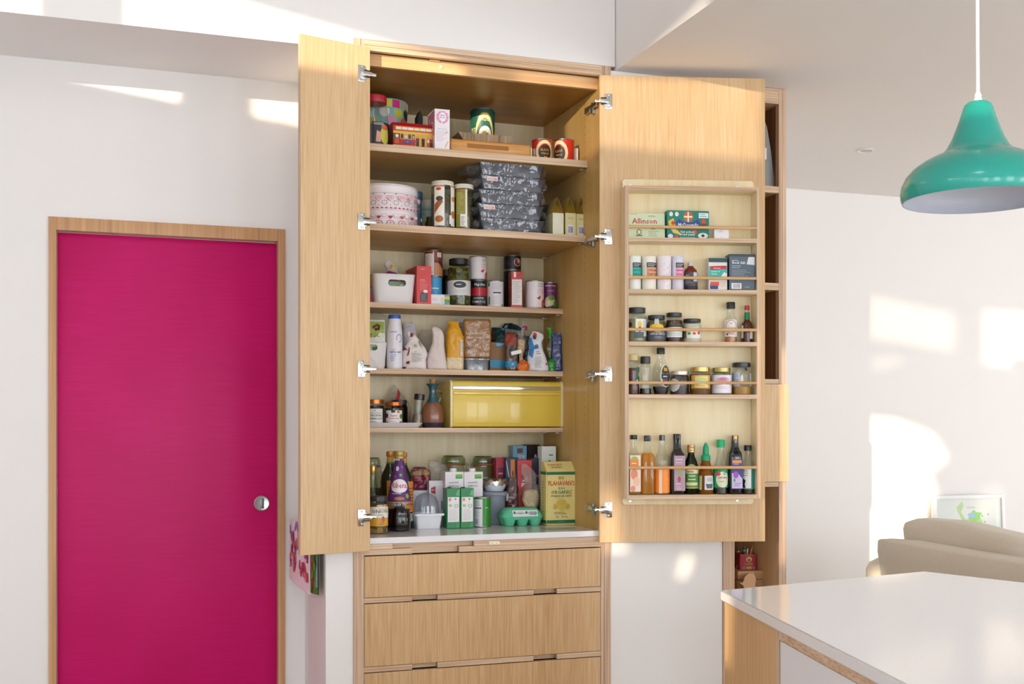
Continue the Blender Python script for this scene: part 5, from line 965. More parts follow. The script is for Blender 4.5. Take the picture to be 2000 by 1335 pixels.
for px, yt, Yc, l, tn in ((762, 881, .405, 'dark green cordial bottle left of the purple labelled bottle', 0), (787.5, 883, .335, 'dark green cordial bottle right of the purple labelled bottle', 30)):
    vessel('cordial_bottle', l, 'bottle', px - 19, px + 19, yt, WB, P('#121d12', .12, coat=.5), (P('#c98a3a', .35, .4), cap_rows(.935, 1, .40)), None, [('r', -.95, .86, .95, .93, '#c98f45'), ('r', -.95, .835, .95, .86, '#1f7a3e'), ('r', -.5, .22, .62, .62, '#d98a2a'), ('l', -.4, .3, .5, .55, 6, '#8a4a1a'), ('r', -.5, .10, .62, .20, '#e2d9cf')], Y=Yc, z=z, turn=tn + 25, group='dark cordial bottles')
vessel('squash_bottle', 'blackcurrant squash bottle with purple label in front of the dark bottles', 'bottle', 757, 803, 880, [(0, .82), (.02, .93), (.05, .98), (.15, 1), (.20, .95), (.24, .88), (.27, .96), (.33, 1), (.42, .95), (.55, .78), (.7, .60), (.82, .45), (.885, .36), (.9, .36), (1, .34)], GLASS, (P('#b5975a', .35, .3), [(.90, .40), (.905, .46), (.93, .47), (.935, .44), (.94, .46), (.99, .46), (1, .42)]), (LIQ('#160810', .03), .27),
    [('p', [(-.98, .37), (.98, .37), (.98, .88), (-.98, .88)], '#5a2a72'), ('e', 0, .565, .64, .085, '#ece8ee'), ('t', 'Ribena', 0, .54, .07, 1.15, '#c4243a'), ('e', -.2, .78, .16, .03, '#cfc9d8'), ('e', .12, .70, .12, .02, '#7aa83a'), ('e', -.35, .68, .12, .02, '#8a4a8a'), ('e', .5, .44, .12, .03, '#8aaf3a'), ('e', .3, .8, .1, .02, '#a05aa8'), ('t', 'blackcurrant', -.1, .46, .022, 1.0, '#d9cfe0'), ('r', -.98, .355, .98, .37, '#b58a5a'), ('e', .0, .41, .3, .02, '#b5762e')], Y=basey(780, 1038, z) + .045, z=z)
# butter dish
Yd_ = basey(840, 1033, z); x0, x1 = xat(814, Yd_), xat(866, Yd_); w = x1 - x0; X = (x0 + x1) / 2; h = zat(1003, X, Yd_) - z; d = .10
bd = thing('butter_dish', 'white rectangular dish with a clear domed cover', 'dish', (X, Yd_ + d / 2 + .01, z)); WC = P('#e6e8ec', .3)
MB().loft([tubring(w * .86, d * .86, .008, 0), tubring(w * .88, d * .88, .01, .004), tubring(w, d, .012, h * .84), tubring(w * 1.16, d * 1.16, .014, h * .86), tubring(w * 1.16, d * 1.16, .014, h), tubring(w * .9, d * .9, .01, h), tubring(w * .85, d * .85, .01, .01)], WC).build('dish_base', bd, smooth=35)
hd = zat(963, X, Yd_ + .03) - z - h; dm = FILM('dome_plastic', '#dfe3ea', .10, .06, haze=.07)
MB().loft([[(math.copysign(abs(math.cos(a * math.pi / 16)) ** .7, math.cos(a * math.pi / 16)) * w * .46 * s, math.copysign(abs(math.sin(a * math.pi / 16)) ** .7, math.sin(a * math.pi / 16)) * d * .46 * s, h + hd * t + .0005) for a in range(32)] for t, s in ((0, 1), (.3, .98), (.6, .9), (.8, .76), (.93, .5), (1, .15))], dm, cap0=False).build('dome_cover', bd, smooth=70)
# white boxes and bread behind the dish
_, w, d, h = box_item('storage_box', 'low white plastic box under the burgundy bread bag', 'box', 800, 858, .42, z, 957, .16, P('#dcdce4', .4), bev=.004)
_, w2, d2, h2 = box_item('printed_box', 'white box with a small red logo beside the bread bag', 'box', 838, 872, .275, z + h + .0006, 935, .16, P('#dcd8dc', .5), front=[('p', [(-.55, .35), (.3, .25), (.3, .75), (-.55, .65)], '#a3243a'), ('t', 'ORB', -.12, .42, .16, .6, '#e6d9dc')]) if False else (None, 0, 0, 0)
bag('bread_bag', 'burgundy and clear bag of sliced bread on the white box', 'bag', 800, 842, .48, z + h + .0006, 912, .09, P('#7a2348', .35, coat=.3), [(0, .95, .95), (.1, 1, 1), (.6, .98, 1), (.85, .9, .85), (1, .5, .4)], [('p', [(-.9, .66), (.9, .66), (.75, .93), (-.7, .93)], '#a88a62'), ('l', -.6, .4, .3, .6, 2, '#b5623a'), ('e', .65, .5, .14, .1, '#c9763a'), ('p', [(-.9, .85), (.2, .98), (.2, .93), (-.85, .8)], '#8a3a66')], amp=.007, seed=60, ex=4)
bag('clear_bag', 'large crinkled clear bag in front of the clip top jars', 'bag', 834, 884, .445, z + h + .0006, 897, .032, PLASTIC, [(0, .8, .8), (.3, .9, 1), (.6, .95, 1, -.02), (.85, .7, .7, -.14), (1, .3, .3, -.3)], amp=.010, seed=63, rz=0.)
box_item('printed_box', 'white carton with a small red logo behind the milk cartons', 'box', 838, 869, .385, z, 938, .03, P('#dad4d8', .5), front=[('p', [(-.75, .74), (-.2, .70), (-.2, .88), (-.75, .84)], '#a3243a'), ('t', 'OXO', -.48, .77, .05, .4, '#e6d9dc'), ('p', [(.5, .35), (.75, .35), (.75, .55), (.5, .55)], '#8a7aa8')])
# milk cartons
Yg = basey(900, 1031, z)
for i, (p0, p1, l) in enumerate(((869.5, 905.5, 'tall white milk carton with screw cap, left of the pair'), (906.5, 943, 'tall white milk carton with screw cap, right of the pair'))):
    o, w, d, h = box_item('milk_carton', l, 'carton', p0, p1, Yg + .085, z, 921, .075, P('#e9e4e7', .45), front=[('r', .12, .875, .88, .955, '#7ab53a'), ('r', .12, .875, .88, .905, '#2f9a6a'), ('t', 'essential', -.1, .79, .04, 1.3, '#77777a'), ('t', 'waitrose', -.1, .73, .04, 1.3, '#77777a'), ('t', 'long life', -.35, .655, .026, .7, '#e8a49c'), ('t', 'milk', -.5, .62, .026, .5, '#e8a49c')], group='tall white milk cartons')
    MB().lathe([(.0135, h), (.014, h + .002), (.014, h + .012), (.0125, h + .014)], P('#eceaea', .4), 20, cx=.002, cy=-.012).build('screw_cap', o)
for i, (p0, p1, l) in enumerate(((873, 898.5, 'small green and white carton nearest the butter dish'), (900, 925.5, 'small green and white carton nearest the green tin'))):
    o, w, d, h = box_item('soya_carton', l, 'carton', p0, p1, Yg, z, 953, .062, P('#1f8244', .35, coat=.2), front=[('r', -.86, .16, .86, .78, '#e9e7e6'), ('e', -.55, .72, .22, .045, '#d98a9a'), ('e', .3, .73, .15, .025, '#8a8a90'), ('r', -.7, .54, -.25, .60, '#8fca6a'), ('o', .42, .56, .3, .045, .2, '#3a3a3c'), ('t', 'F', .42, .545, .03, .3, '#3a3a3c'), ('l', -.7, .20, .7, .48, 9, '#cfcccb'), ('p', [(.3, .83), (.95, .8), (.95, .97), (.6, .95)], '#5fae7c'), ('p', [(.3, .02), (.8, .02), (.9, .12), (.5, .14)], '#3f9a60')], group='small green cartons')
    MB().box(-w * .36, -w * .1, -d * .3, -d * .1, h, h + .0045, P('#2a2420', .5), .001).build('straw_tab', o)
can('vegetable_tin', 'green and white tin beside the small green cartons', 923.5, 958.5, Yg + .05, z, 970, P('#2f8a26', .35), [('r', -1.0, .02, .05, .94, '#dedce2'), ('r', -.6, .62, -.02, .66, '#4a4a4e'), ('l', -.6, .70, -.1, .90, 4, '#b5b2ba'), ('l', -.6, .34, -.1, .58, 7, '#bdbac2'), ('r', -.52, .08, -.22, .28, '#c9c7d0'), ('l', -.5, .09, -.24, .27, 6, '#6a6a7e'), ('t', 'peas', .42, .62, .06, .5, '#bfe0a8')], turn=0)
# tub with foil covered bowl
Yt_ = .375; X, w = slot(941, 991, Yt_ + .055); h = zat(960, X, Yt_) - z
pt = thing('plastic_tub', 'tall cloudy plastic tub with clip lid under the foil covered bowl', 'tub', (X, Yt_ + .055, z), face_cam(X, Yt_))
TB2 = FILM('cloudy_blue_tub', '#c3ccd8', .08, .15, haze=.42, hazecol='#b9c3d2')
MB().loft([tubring(w * .72, .085, .02, 0), tubring(w * .76, .09, .022, .006), tubring(w * .84, .098, .024, h * .8), tubring(w * .9, .10, .024, h * .9)], TB2).build('tub_body', pt, smooth=50)
MB().loft([tubring(w * .70, .083, .02, .003), tubring(w * .72, .085, .02, h * .14)], P('#b59a72', .6), True, True).build('contents', pt, smooth=50)
MB().loft([tubring(w * .98, .108, .026, h * .88), tubring(w, .11, .026, h * .9), tubring(w, .11, .026, h * .97), tubring(w * .96, .104, .026, h)], TB2).build('lid', pt, smooth=50)
MB().box(w * .44, w * .54, -.02, .02, h * .70, h * .95, FILM('clip_plastic', '#e3e8ee', .1, .1, haze=.35), .004).build('lid_clip', pt)
zb = z + h + .0006; hb = zat(934, X, Yt_) - zb
fb = thing('mixing_bowl', 'white bowl covered with crinkled foil on the cloudy tub', 'bowl', (X, Yt_ + .055, zb)); rb_ = w * .5
MB().lathe([(rb_ * .66, 0), (rb_ * .70, .002), (rb_ * .86, hb * .35), (rb_ * .95, hb * .70), (rb_ * .97, hb * .76)], P('#dfe3ea', .3), 36).build('bowl', fb, smooth=50)
rd = random.Random(9); m = MB(); rings = []
for t, s in ((hb * .52, 1.04), (hb * .66, 1.05), (hb * .80, 1.02), (hb * .90, .96), (hb * .95, .7), (hb * .99, .4), (hb, .1)):
    rings.append([(rb_ * (s + (.05 if t < hb * .7 else .02) * rd.uniform(-1, 1)) * math.cos(a * math.pi / 20), rb_ * (s + .03 * rd.uniform(-1, 1)) * math.sin(a * math.pi / 20), t + hb * (.13 if t < hb * .6 else .05) * rd.uniform(-1, 1)) for a in range(40)])
m.loft(rings, P('#d0d0d2', .22, 1.0, var=.05), cap0=False).build('foil_cover', fb, smooth=12)
# cartons at the back right
Yk = .45
box_item('choc_box', 'dark pink carton tilted behind the foil covered bowl', 'carton', 968, 990, Yk + .06, z, 894, .05, P('#b5364a', .45), front=[('r', -.7, .5, .6, .85, '#6a2a36'), ('l', -.6, .55, .5, .8, 3, '#d9768a'), ('r', .5, .1, .9, .6, '#c91f52')], rz=R(4))
box_item('jack_box', 'blue orange and white carton beside the dark pink carton', 'carton', 989, 1013, Yk + .03, z, 893, .06, P('#2c3a5c', .45), front=[('r', -.25, .35, .45, .97, '#d9822a'), ('e', .1, .75, .12, .05, '#3a2a1c'), ('l', -.1, .55, .35, .68, 2, '#8a4a1a'), ('p', [(-1, .95), (-.9, .95), (-.3, .62), (-.4, .6)], '#d9d5cf'), ('p', [(.95, .9), (.85, .95), (.5, .7), (.55, .65)], '#d9d5cf'), ('p', [(-.9, .2), (.8, .2), (.8, .34), (-.9, .34)], '#a83a2e')], rz=R(-3))
box_item('red_box', 'coral red carton standing behind the clipped clear bag', 'carton', 1012, 1039, Yk, z, 898, .06, P('#d9474e', .45), front=[('e', -.3, .74, .12, .03, '#4a2a2a'), ('p', [(-.5, .56), (.4, .64), (.4, .74), (-.4, .66)], '#eadfdc'), ('t', 'OATS', -.1, .62, .05, .7, '#c4303a'), ('e', -.4, .46, .2, .03, '#e88a2a'), ('e', .1, .2, .4, .05, '#e0622e')], left=[('r', -1, 0, 1, 1, '#2f4a7a')], rz=R(-4))
box_item('blue_box', 'pale blue carton standing at the back behind the tall cartons', 'carton', 1002, 1029, .56, z, 870, .05, P('#7fb3cf', .45), front=[('r', -.4, .90, .4, .965, '#6a4a3a'), ('r', -.3, .78, .7, .87, '#cfdde4'), ('l', -.25, .79, .65, .86, 4, '#7a8a96')])
box_item('brown_box', 'dark brown carton with its flap open at the back right', 'carton', 1030, 1054, .56, z, 868, .05, P('#33231f', .5), front=[('p', [(.0, .70), (.95, .66), (.95, .80), (.5, .82), (.3, .88), (.0, .86)], '#e3e1e6')], rz=R(8))
box_item('purple_box', 'dark purple carton beside the porridge oats bag', 'carton', 1039, 1061, .46, z, 894, .06, P('#26182c', .45), front=[('e', .2, .72, .15, .02, '#c94a3a'), ('e', -.3, .62, .1, .015, '#4a6ac0'), ('e', .3, .58, .1, .015, '#8a3a8a')], rz=R(-6))
box_item('green_box', 'white and green carton open at the top behind the oats bag', 'carton', 1058, 1086, .425, z, 871, .05, P('#dfe6dd', .5), front=[('p', [(-.95, .80), (.95, .74), (.95, .97), (.3, .96), (-.95, .84)], '#dfe9e2'), ('t', 'tea', .3, .86, .05, .6, '#3a9a7a'), ('p', [(-.95, .55), (.95, .55), (.95, .72), (.1, .82), (-.95, .72)], '#2f3226'), ('r', -.95, .42, .95, .62, '#b9c43a')])
bag('nut_bag', 'shiny dark red brown nut bag beside the cloudy tub', 'bag', 986, 1014, .415, z, 930, .04, P('#4a2622', .25, coat=.5), [(0, .9, .9), (.04, 1, 1), (.5, .95, 1), (.75, .9, .8), (.9, .7, .4, .05), (1, .5, .12, .1)], [('t', 'NUTS', -.05, .16, .12, 1.2, '#9a6a62'), ('t', 'RAISINS', .0, .52, .09, 1.3, '#a88a84'), ('l', -.5, .32, .4, .44, 2, '#8a5a52')], amp=.006, seed=66, ex=3)
o, w, h, B = bag('clear_bag', 'clear bag of pale flour closed with a white clip above the egg box', 'bag', 1016, 1058, .405, z, 905, .055, PLASTIC, [(0, .5, .6), (.25, .62, .8), (.5, .95, 1), (.62, .75, .7), (.68, .5, .5, .02), (.8, .8, .5, -.06), (.93, .5, .3, -.25), (1, .25, .15, -.36)], amp=.006, seed=69)
Bag(w * .92, .045, h * .56, [(0, .3, .4), (.4, .6, .8), (.75, .9, 1), (.95, .7, .7), (1, .4, .4)], .005, 22, 70).mesh(P('#dcc79a', .6, var=.12, vs=40)).build('contents', o)
MB().box(-.032, .030, -.046, -.030, h * .615, h * .69, P('#efefec', .4), .002, Matrix.Translation((0, 0, .02)) @ Matrix.Rotation(R(28), 4, 'Y')).build('bag_clip', o)
# egg box
Ye = basey(1022, 1027, z); x0, x1 = xat(984, Ye), xat(1063, Ye); w = x1 - x0; X = (x0 + x1) / 2; h = zat(992, X, Ye) - z; d = .10
eg = thing('egg_box', 'mint green pulp egg box for six on the worktop', 'egg box', (X, Ye + d / 2, z), R(-2)); MINT = P('#5fc49a', .75, var=.06, bump=.25, bs=500)
m = MB()
for ix in (-1, 0, 1):
    for iy in (-.5, .5): m.lathe([(w * .095, 0), (w * .105, .002), (w * .165, h * .46)], MINT, 14, cx=ix * w * .315, cy=iy * d * .5, ex=2.6)
m.loft([tubring(w * .93, d * .92, .018, h * .36), tubring(w * .99, d, .02, h * .48), tubring(w, d * 1.01, .02, h * .50)], MINT); m.build('base', eg, smooth=50)
rg = [[(px_ + (0 if abs(px_) < w * .2 else 0), py_, zz) for px_, py_, zz in tubring(w * k, d * k2, .02, h * t)] for t, k, k2 in ((.50, 1.0, 1.0), (.56, .985, .97), (.72, .93, .88), (.90, .82, .72), (.97, .76, .62), (1.0, .70, .52))]
MB().loft(rg, MINT).build('lid', eg, smooth=55)
def eglid(u, v, off): t = v / h; y = -d / 2 * (.97 - (t - .56) * .74); return (u, y - off - .0008, v)
Print(eglid, w / 2, h, 9).ops([('r', -.52, .54, .70, .88, '#e6e6ea'), ('r', -.46, .68, -.38, .82, '#3a3a40'), ('l', -.25, .66, .0, .82, 3, '#8a8a90'), ('r', .12, .70, .2, .82, '#3a3a40'), ('r', .3, .62, .64, .80, '#8a8a92'), ('l', .3, .62, .64, .8, 5, '#d0d0d6')]).build('label', eg)
# porridge oats
Yp = basey(1095, 1025, z); x0, x1 = xat(1066, Yp), xat(1124, Yp); w = x1 - x0; X = (x0 + x1) / 2; h = zat(901, X, Yp) - z; d = .075
pb = thing('oats_bag', 'cream paper bag of porridge oats with green bands at the right of the worktop', 'bag', (X + .004, Yp + d / 2, z), R(-2)); OATP = P('#e6d78c', .6, var=.03)
bm = bmesh.new(); bmesh.ops.create_cube(bm, size=1)
for v in bm.verts: v.co = (v.co.x * w, v.co.y * d, (v.co.z + .5) * h * .86)
bmesh.ops.bevel(bm, geom=bm.edges[:], offset=.004, segments=2, affect='EDGES'); bmesh.ops.subdivide_edges(bm, edges=[e for e in bm.edges if e.calc_length() > .03], cuts=6, use_grid_fill=True)
for v in bm.verts: v.co += Vector((1, 1, 0)) * .0008 * noise.noise(v.co * 30)
MB().bm(bm, OATP).build('bag', pb, smooth=30)
MB().prism([(-d / 2 + .002, h * .855), (d / 2 - .002, h * .855), (d * .30, h * .985), (d * .1, h), (-d * .02, h * .99)], 'x', -w / 2 + .001, w / 2 - .001, OATP).build('folded_top', pb, smooth=0)
on_front(w, d * 1.05, h).ops([('r', -.99, .03, .99, .082, '#1f6a44'), ('t', 'IRELANDS', .1, .042, .03, 1.5, '#4f9a78'), ('r', -.99, .795, .99, .84, '#1f6a44'), ('e', -.12, .745, .10, .028, '#b5a050'), ('e', .08, .745, .10, .028, '#c2ae5c'), ('t', "FLAHAVAN'S", 0, .625, .075, 1.75, '#c9482a'), ('t', 'IRISH', 0, .565, .035, .8, '#4a8a6a'), ('t', 'ORGANIC', 0, .495, .055, 1.6, '#2a7a54'), ('t', 'PORRIDGE OATS', 0, .445, .032, 1.5, '#4a4428'), ('l', -.4, .415, .4, .43, 1, '#a89a5a'), ('e', 0, .32, .55, .04, '#d9c05a'), ('e', 0, .36, .32, .05, '#cdb54e'), ('e', -.4, .29, .15, .04, '#c9b04a'), ('e', .4, .29, .15, .04, '#c9b04a'), ('e', 0, .27, .2, .045, '#d2bc58'), ('l', -.5, .17, .5, .215, 2, '#8a7e48'), ('t', '1kg', -.3, .125, .025, .3, '#7a6e3a'), ('t', '2lb 3oz', .2, .125, .025, .6, '#7a6e3a')]).build('print', pb)
Print(lambda u, v, off: (u, -d / 2 + .003 + (v / h - .86) / .13 * d * .42 - off - .001, v), w / 2, h, 9).ops([('t', "FLAHAVAN'S", -.3, .935, .03, 1.0, '#c9482a'), ('t', 'ORGANIC', -.25, .895, .03, .9, '#2a7a54')]).build('top_print', pb)
on_left(w, d, h).ops([('r', -.98, .795, .98, .84, '#1f6a44'), ('r', -.98, .03, .98, .08, '#1f6a44'), ('l', -.6, .2, .6, .7, 12, '#b5a868')]).build('side_print', pb)
# ================================================================== spice rack contents
G1 = 'things in the spice rack'
box_item('yeast_box', 'pale green yeast box on the top row of the spice rack', 'box', 1226.5, 1299, .058, RZ[0] + .0004, 416, .04, P('#cfdcb8', .5), rack_row=0, front=[('t', 'Allinson', -.1, .58, .22, 1.5, '#c4202e'), ('l', .1, .84, .6, .92, 2, '#8a7a5a'), ('e', -.4, .24, .14, .12, '#8a7a4a'), ('e', -.4, .24, .09, .08, '#cfdcb8'), ('r', -.58, .08, -.22, .12, '#6a5a3a'), ('l', .1, .06, .7, .3, 4, '#a8a884'), ('t', 'yeast', .35, .34, .06, .4, '#4a5a3a'), ('l', -.85, .93, -.4, .98, 1, '#c98a6a')], rotx=R(-4))
box_item('yeast_box', 'teal bread yeast box with pizza pictures on the top rack row', 'box', 1302, 1385, .06, RZ[0] + .0004, 411, .038, P('#0f7f6c', .45), rack_row=0, rz=R(3),
    front=[('e', .0, .78, .24, .19, '#b5653a'), ('r', -.03, .6, .03, .95, '#f0e4d2'), ('r', -.2, .75, .2, .81, '#f0e4d2'), ('p', [(-.6, .56), (-.45, .70), (-.2, .58), (.2, .58), (.45, .70), (.58, .56), (.3, .40), (-.3, .40)], '#2b3f93'), ('t', "McDougalls", 0, .44, .12, .95, '#eef0f4'), ('p', [(-.95, .62), (-.7, .72), (-.55, .3), (-.9, .35)], '#e0b93a'), ('p', [(-.85, .35), (-.5, .3), (-.3, .12), (-.7, .2)], '#e3c46a'), ('e', -.72, .55, .09, .07, '#c93a2a'), ('r', .5, .74, .96, .92, '#e6ecec'), ('l', .54, .77, .9, .9, 2, '#7a8a8a'), ('e', .72, .62, .10, .09, '#d9442e'), ('e', .72, .44, .20, .11, '#6a3a24'), ('e', .3, .24, .10, .08, '#d9523a'), ('e', .7, .12, .24, .10, '#dfe6dc'), ('e', .7, .12, .08, .05, '#2a2a2c'), ('t', 'fast action', -.05, .21, .085, .7, '#e6f0ea'), ('t', 'bread yeast', -.05, .12, .085, .75, '#e6f0ea'), ('e', -.55, .06, .1, .07, '#d9442e'), ('e', -.85, .08, .12, .08, '#e0dcea'), ('e', -.82, .86, .09, .08, '#e6e0d2'), ('e', -.55, .86, .09, .08, '#e6e0d2'), ('l', -.4, .03, .4, .07, 1, '#a8cfc2')])
box_item('label_box', 'tiny white carton on the top row of the spice rack', 'box', 1395, 1423.5, .066, RZ[0] + .0004, 446, .026, P('#ecebec', .5), rack_row=0, front=[('t', 'BICARB', 0, .80, .08, .8, '#8a8a8e'), ('l', -.5, .6, .5, .75, 1, '#b5b5b8'), ('t', 'SODA', 0, .14, .08, 1.0, '#a8a8ac')])
def tubop(c, a, b): return [('r', -.28, .66, .78, .80, '#2b2f34'), ('l', -.2, .68, .65, .78, 2, '#c9cbcc'), ('r', -.28, .34, .78, .66, c), ('t', a, .25, .54, .075, .9, b), ('t', 'OF SODA' if a == 'BICARB' else 'TARTAR' if a == 'CREAM' else 'POWDER', .25, .42, .075, .9, b)]
for p0, p1, c, l, ops in ((1227, 1252, '#e9ebe6', 'white baking tub with a teal label panel', tubop('#1fa89a', 'BICARB', '#0a6a66')), (1253.5, 1281.5, '#ece6d8', 'cream baking tub with an orange label panel', tubop('#e9a070', 'CREAM', '#2f2a2a')), (1283, 1311, '#ece4e6', 'plain pale pink baking tub in the spice rack', [('e', .2 + .3 * math.sin(i * 2.1), .1 + .06 * i, .08, .03, '#e3d3d8') for i in range(12)]), (1312, 1335.5, '#dcd8e6', 'lilac baking tub with a pink label', tubop('#e3a0bc', 'BAKING', '#b5286a'))):
    vessel('baking_tub', l, 'tub', p0, p1, 501, STRAIGHT, P(c, .45), (P(c, .4), [(.93, 1.02), (.94, 1.03), (.985, 1.03), (1, .98)]), None, ops, row=1, group='baking tubs in the spice rack', turn=8)
vessel('flavouring_bottle', 'small amber red bottle with a dark label on the second rack row', 'bottle', 1335.5, 1362, 512, [(0, .95), (.03, 1), (.62, 1), (.72, .9), (.8, .55), (.85, .42), (1, .40)], GLASS, (P('#e2dcd8', .4), cap_rows(.86, 1, .40)), (LIQ('#b5330f', .25), .84), [('r', -.95, .17, .95, .62, '#3f444a'), ('r', .28, .3, .75, .62, '#cfd2d4'), ('t', 'vanilla', -.2, .5, .05, .6, '#d9dadb'), ('l', -.5, .24, .2, .4, 4, '#9a9ea3'), ('r', -.95, .0, .95, .16, '#2a1a14')], row=1)
box_item('baking_box', 'teal and white box with red banner on the second rack row', 'box', 1384, 1420.5, .062, RZ[1] + .0004, 503, .045, P('#dfe0da', .45), rack_row=1, front=[('r', -.99, .86, .99, .99, '#274a4c'), ('r', -.96, .42, .96, .74, '#3fb5a3'), ('p', [(-.8, .62), (.9, .66), (.9, .76), (-.8, .74)], '#c42a3e'), ('t', 'Supercook', 0, .655, .05, 1.4, '#f0dfe0'), ('t', 'Cream of', -.3, .56, .05, 1.0, '#dff3ee'), ('t', 'Tartar', -.4, .48, .05, .8, '#dff3ee'), ('p', [(.3, .42), (.95, .42), (.95, .52), (.65, .56)], '#eceae4'), ('r', -.85, .04, .0, .20, '#2a3f86'), ('r', -.8, .14, .1, .26, '#d9532e'), ('e', .5, .2, .3, .1, '#e3c9b5')])
box_item('salt_box', 'dark slate rock salt box at the right of the second rack row', 'box', 1424, 1474.5, .07, RZ[1] + .0004, 496, .055, P('#39454f', .4), rack_row=1, front=[('r', -.98, .02, .98, .93, '#56646f'), ('p', [(.35, .72), (.98, .70), (.98, .92), (.5, .92)], '#d9dcdd'), ('t', 'natural', -.5, .80, .05, .6, '#c4cacf'), ('t', 'Rock Salt', -.25, .73, .075, 1.0, '#eef0f2'), ('l', -.8, .60, .2, .70, 2, '#aab3ba'), ('l', -.8, .38, .7, .58, 6, '#8f9aa3'), ('r', -.82, .04, -.05, .20, '#e6e7e8'), ('r', -.7, .06, -.15, .18, '#9a9ca0'), ('l', -.7, .06, -.15, .18, 6, '#e6e7e8'), ('l', .2, .06, .8, .12, 1, '#8f9aa3')], left=[('r', -.9, .03, .9, .9, '#222a31')])
vessel('pepper_jar', 'tall jar with black lid and picture label at the left of the third rack row', 'jar', 1226, 1262, 601, JAR, GLASS, jar_cap(BLK), (P('#8f8a62', .5, var=.2), .66), [('r', -.1, .28, .9, .66, '#e3e3dd'), ('e', .2, .5, .14, .1, '#e0c22e'), ('e', .2, .36, .12, .08, '#c93a2a'), ('r', .45, .16, .9, .62, '#cfd6da'), ('e', -.5, .50, .16, .07, '#25302c'), ('r', -.2, .1, .5, .28, '#4a5a60')], row=2)
vessel('apple_sauce_jar', 'squat apple sauce jar with yellow and navy label', 'jar', 1263.5, 1300, 616, [(0, .93), (.03, 1), (.62, 1), (.76, .92), (.84, .82), (1, .80)], GLASSG, (BLK, cap_rows(.84, 1, .9)), (P('#6f5f38', .4), .74), [('r', -.9, .06, .95, .34, '#4a4a58'), ('t', 'APPLE SAUCE', .15, .26, .075, 1.3, '#d9dada'), ('l', -.1, .12, .5, .2, 2, '#9a9aa8'), ('e', .05, .52, .52, .15, '#e6bf2e'), ('r', -.5, .40, .6, .5, '#e6bf2e'), ('t', 'Colmans', .05, .46, .10, .9, '#c93a24'), ('r', -.12, .66, .2, .88, '#c9cdcd')], row=2)
vessel('sauce_jar', 'brown sauce jar with a white and green label on the third rack row', 'jar', 1300.5, 1333, 611, [(0, .9), (.03, .96), (.3, .96), (.6, 1), (.72, .93), (.8, .82), (1, .80)], GLASS, (BLK, cap_rows(.86, 1, .93)), (P('#4a2c18', .35), .74), [('r', -.9, .16, .92, .50, '#dfe3e2'), ('l', -.6, .2, .6, .32, 3, '#7ab593'), ('t', 'mint', .1, .36, .07, .8, '#3f8a5c'), ('r', -.9, .50, .92, .53, '#1c1a18')], row=2)
vessel('horseradish_jar', 'short jar of creamy sauce with a black lid', 'jar', 1334, 1369.5, 623, [(0, .93), (.03, 1), (.70, 1), (.8, .95), (.85, .88), (1, .86)], GLASS, (BLK, cap_rows(.85, 1, .95)), (P('#d3cfb8', .4), .78), [('r', -.4, .16, .75, .60, '#e6e6dc'), ('e', -.2, .36, .12, .06, '#5a9a3a'), ('e', .15, .36, .12, .06, '#d9442e'), ('e', .5, .38, .12, .06, '#c93a2a'), ('r', .5, .44, .62, .58, '#3a3a40'), ('r', -.95, .16, -.4, .62, '#5a5240')], row=2)
vessel('hot_sauce_bottle', 'orange hot sauce bottle with black cap on the third rack row', 'bottle', 1415.5, 1439, 590, [(0, .95), (.03, 1), (.52, 1), (.60, .93), (.64, .72), (.82, .66), (1, .62)], GLASS, (BLK, cap_rows(.835, 1, .72)), (P('#c4703a', .35, var=.15), .12), [('r', -.98, .14, .98, .56, '#e6dfd8'), ('o', .05, .38, .6, .17, .1, '#b58a7a'), ('t', 'SCOTCH', .1, .32, .05, .9, '#3a2a28'), ('t', 'HOT', .1, .45, .04, .5, '#6a4a46'), ('e', -.35, .20, .1, .03, '#b5242a'), ('l', -.2, .17, .6, .27, 2, '#c9aaa0')], row=2)
vessel('hot_sauce_bottle', 'slim red pepper sauce bottle with a red cap and green neck band', 'bottle', 1448, 1470, 597, [(0, .95), (.03, 1), (.42, 1), (.52, .9), (.58, .6), (.62, .46), (.85, .40), (1, .36)], GLASS, (P('#c42a34', .35), cap_rows(.89, 1, .42)), (LIQ('#7a2a16', .15), .80), [('r', -.95, .62, .95, .82, '#1f7a4a'), ('r', -.95, .12, -.42, .46, '#dfd8d2'), ('p', [(.35, .1), (.9, .1), (.9, .38), (.35, .3)], '#dfd8d2'), ('r', -.95, .02, -.5, .12, '#2a6a44')], row=2)
vessel('syrup_bottle', 'red brown syrup bottle with a cream cap at the left of the fourth rack row', 'bottle', 1224, 1248.5, 692, [(0, .95), (.03, 1), (.68, 1), (.76, .93), (.8, .85), (1, .82)], GLASS, (P('#cdbb84', .4), cap_rows(.845, 1, .9)), (LIQ('#6e2412', .15), .66), [('r', .35, .34, .95, .68, '#1f5a46'), ('e', .72, .5, .12, .06, '#c9a83a'), ('e', .45, .34, .1, .03, '#e6e6e0')], row=3)
vessel('syrup_bottle', 'ribbed clear syrup bottle with a black cap on the fourth rack row', 'bottle', 1249.5, 1272, 696, [(0, .95), (.03, 1), (.1, .95), (.14, 1), (.18, .92), (.22, 1), (.30, .85), (.34, .90), (.38, .85), (.42, .9), (.46, .86), (.5, .92), (.54, .88), (.58, .95), (.62, .93), (.68, 1), (.74, .98), (.8, .8), (1, .78)], GLASS, (BLK, cap_rows(.81, 1, .86)), (LIQ('#3a1c10', .1), .16), [], row=3)
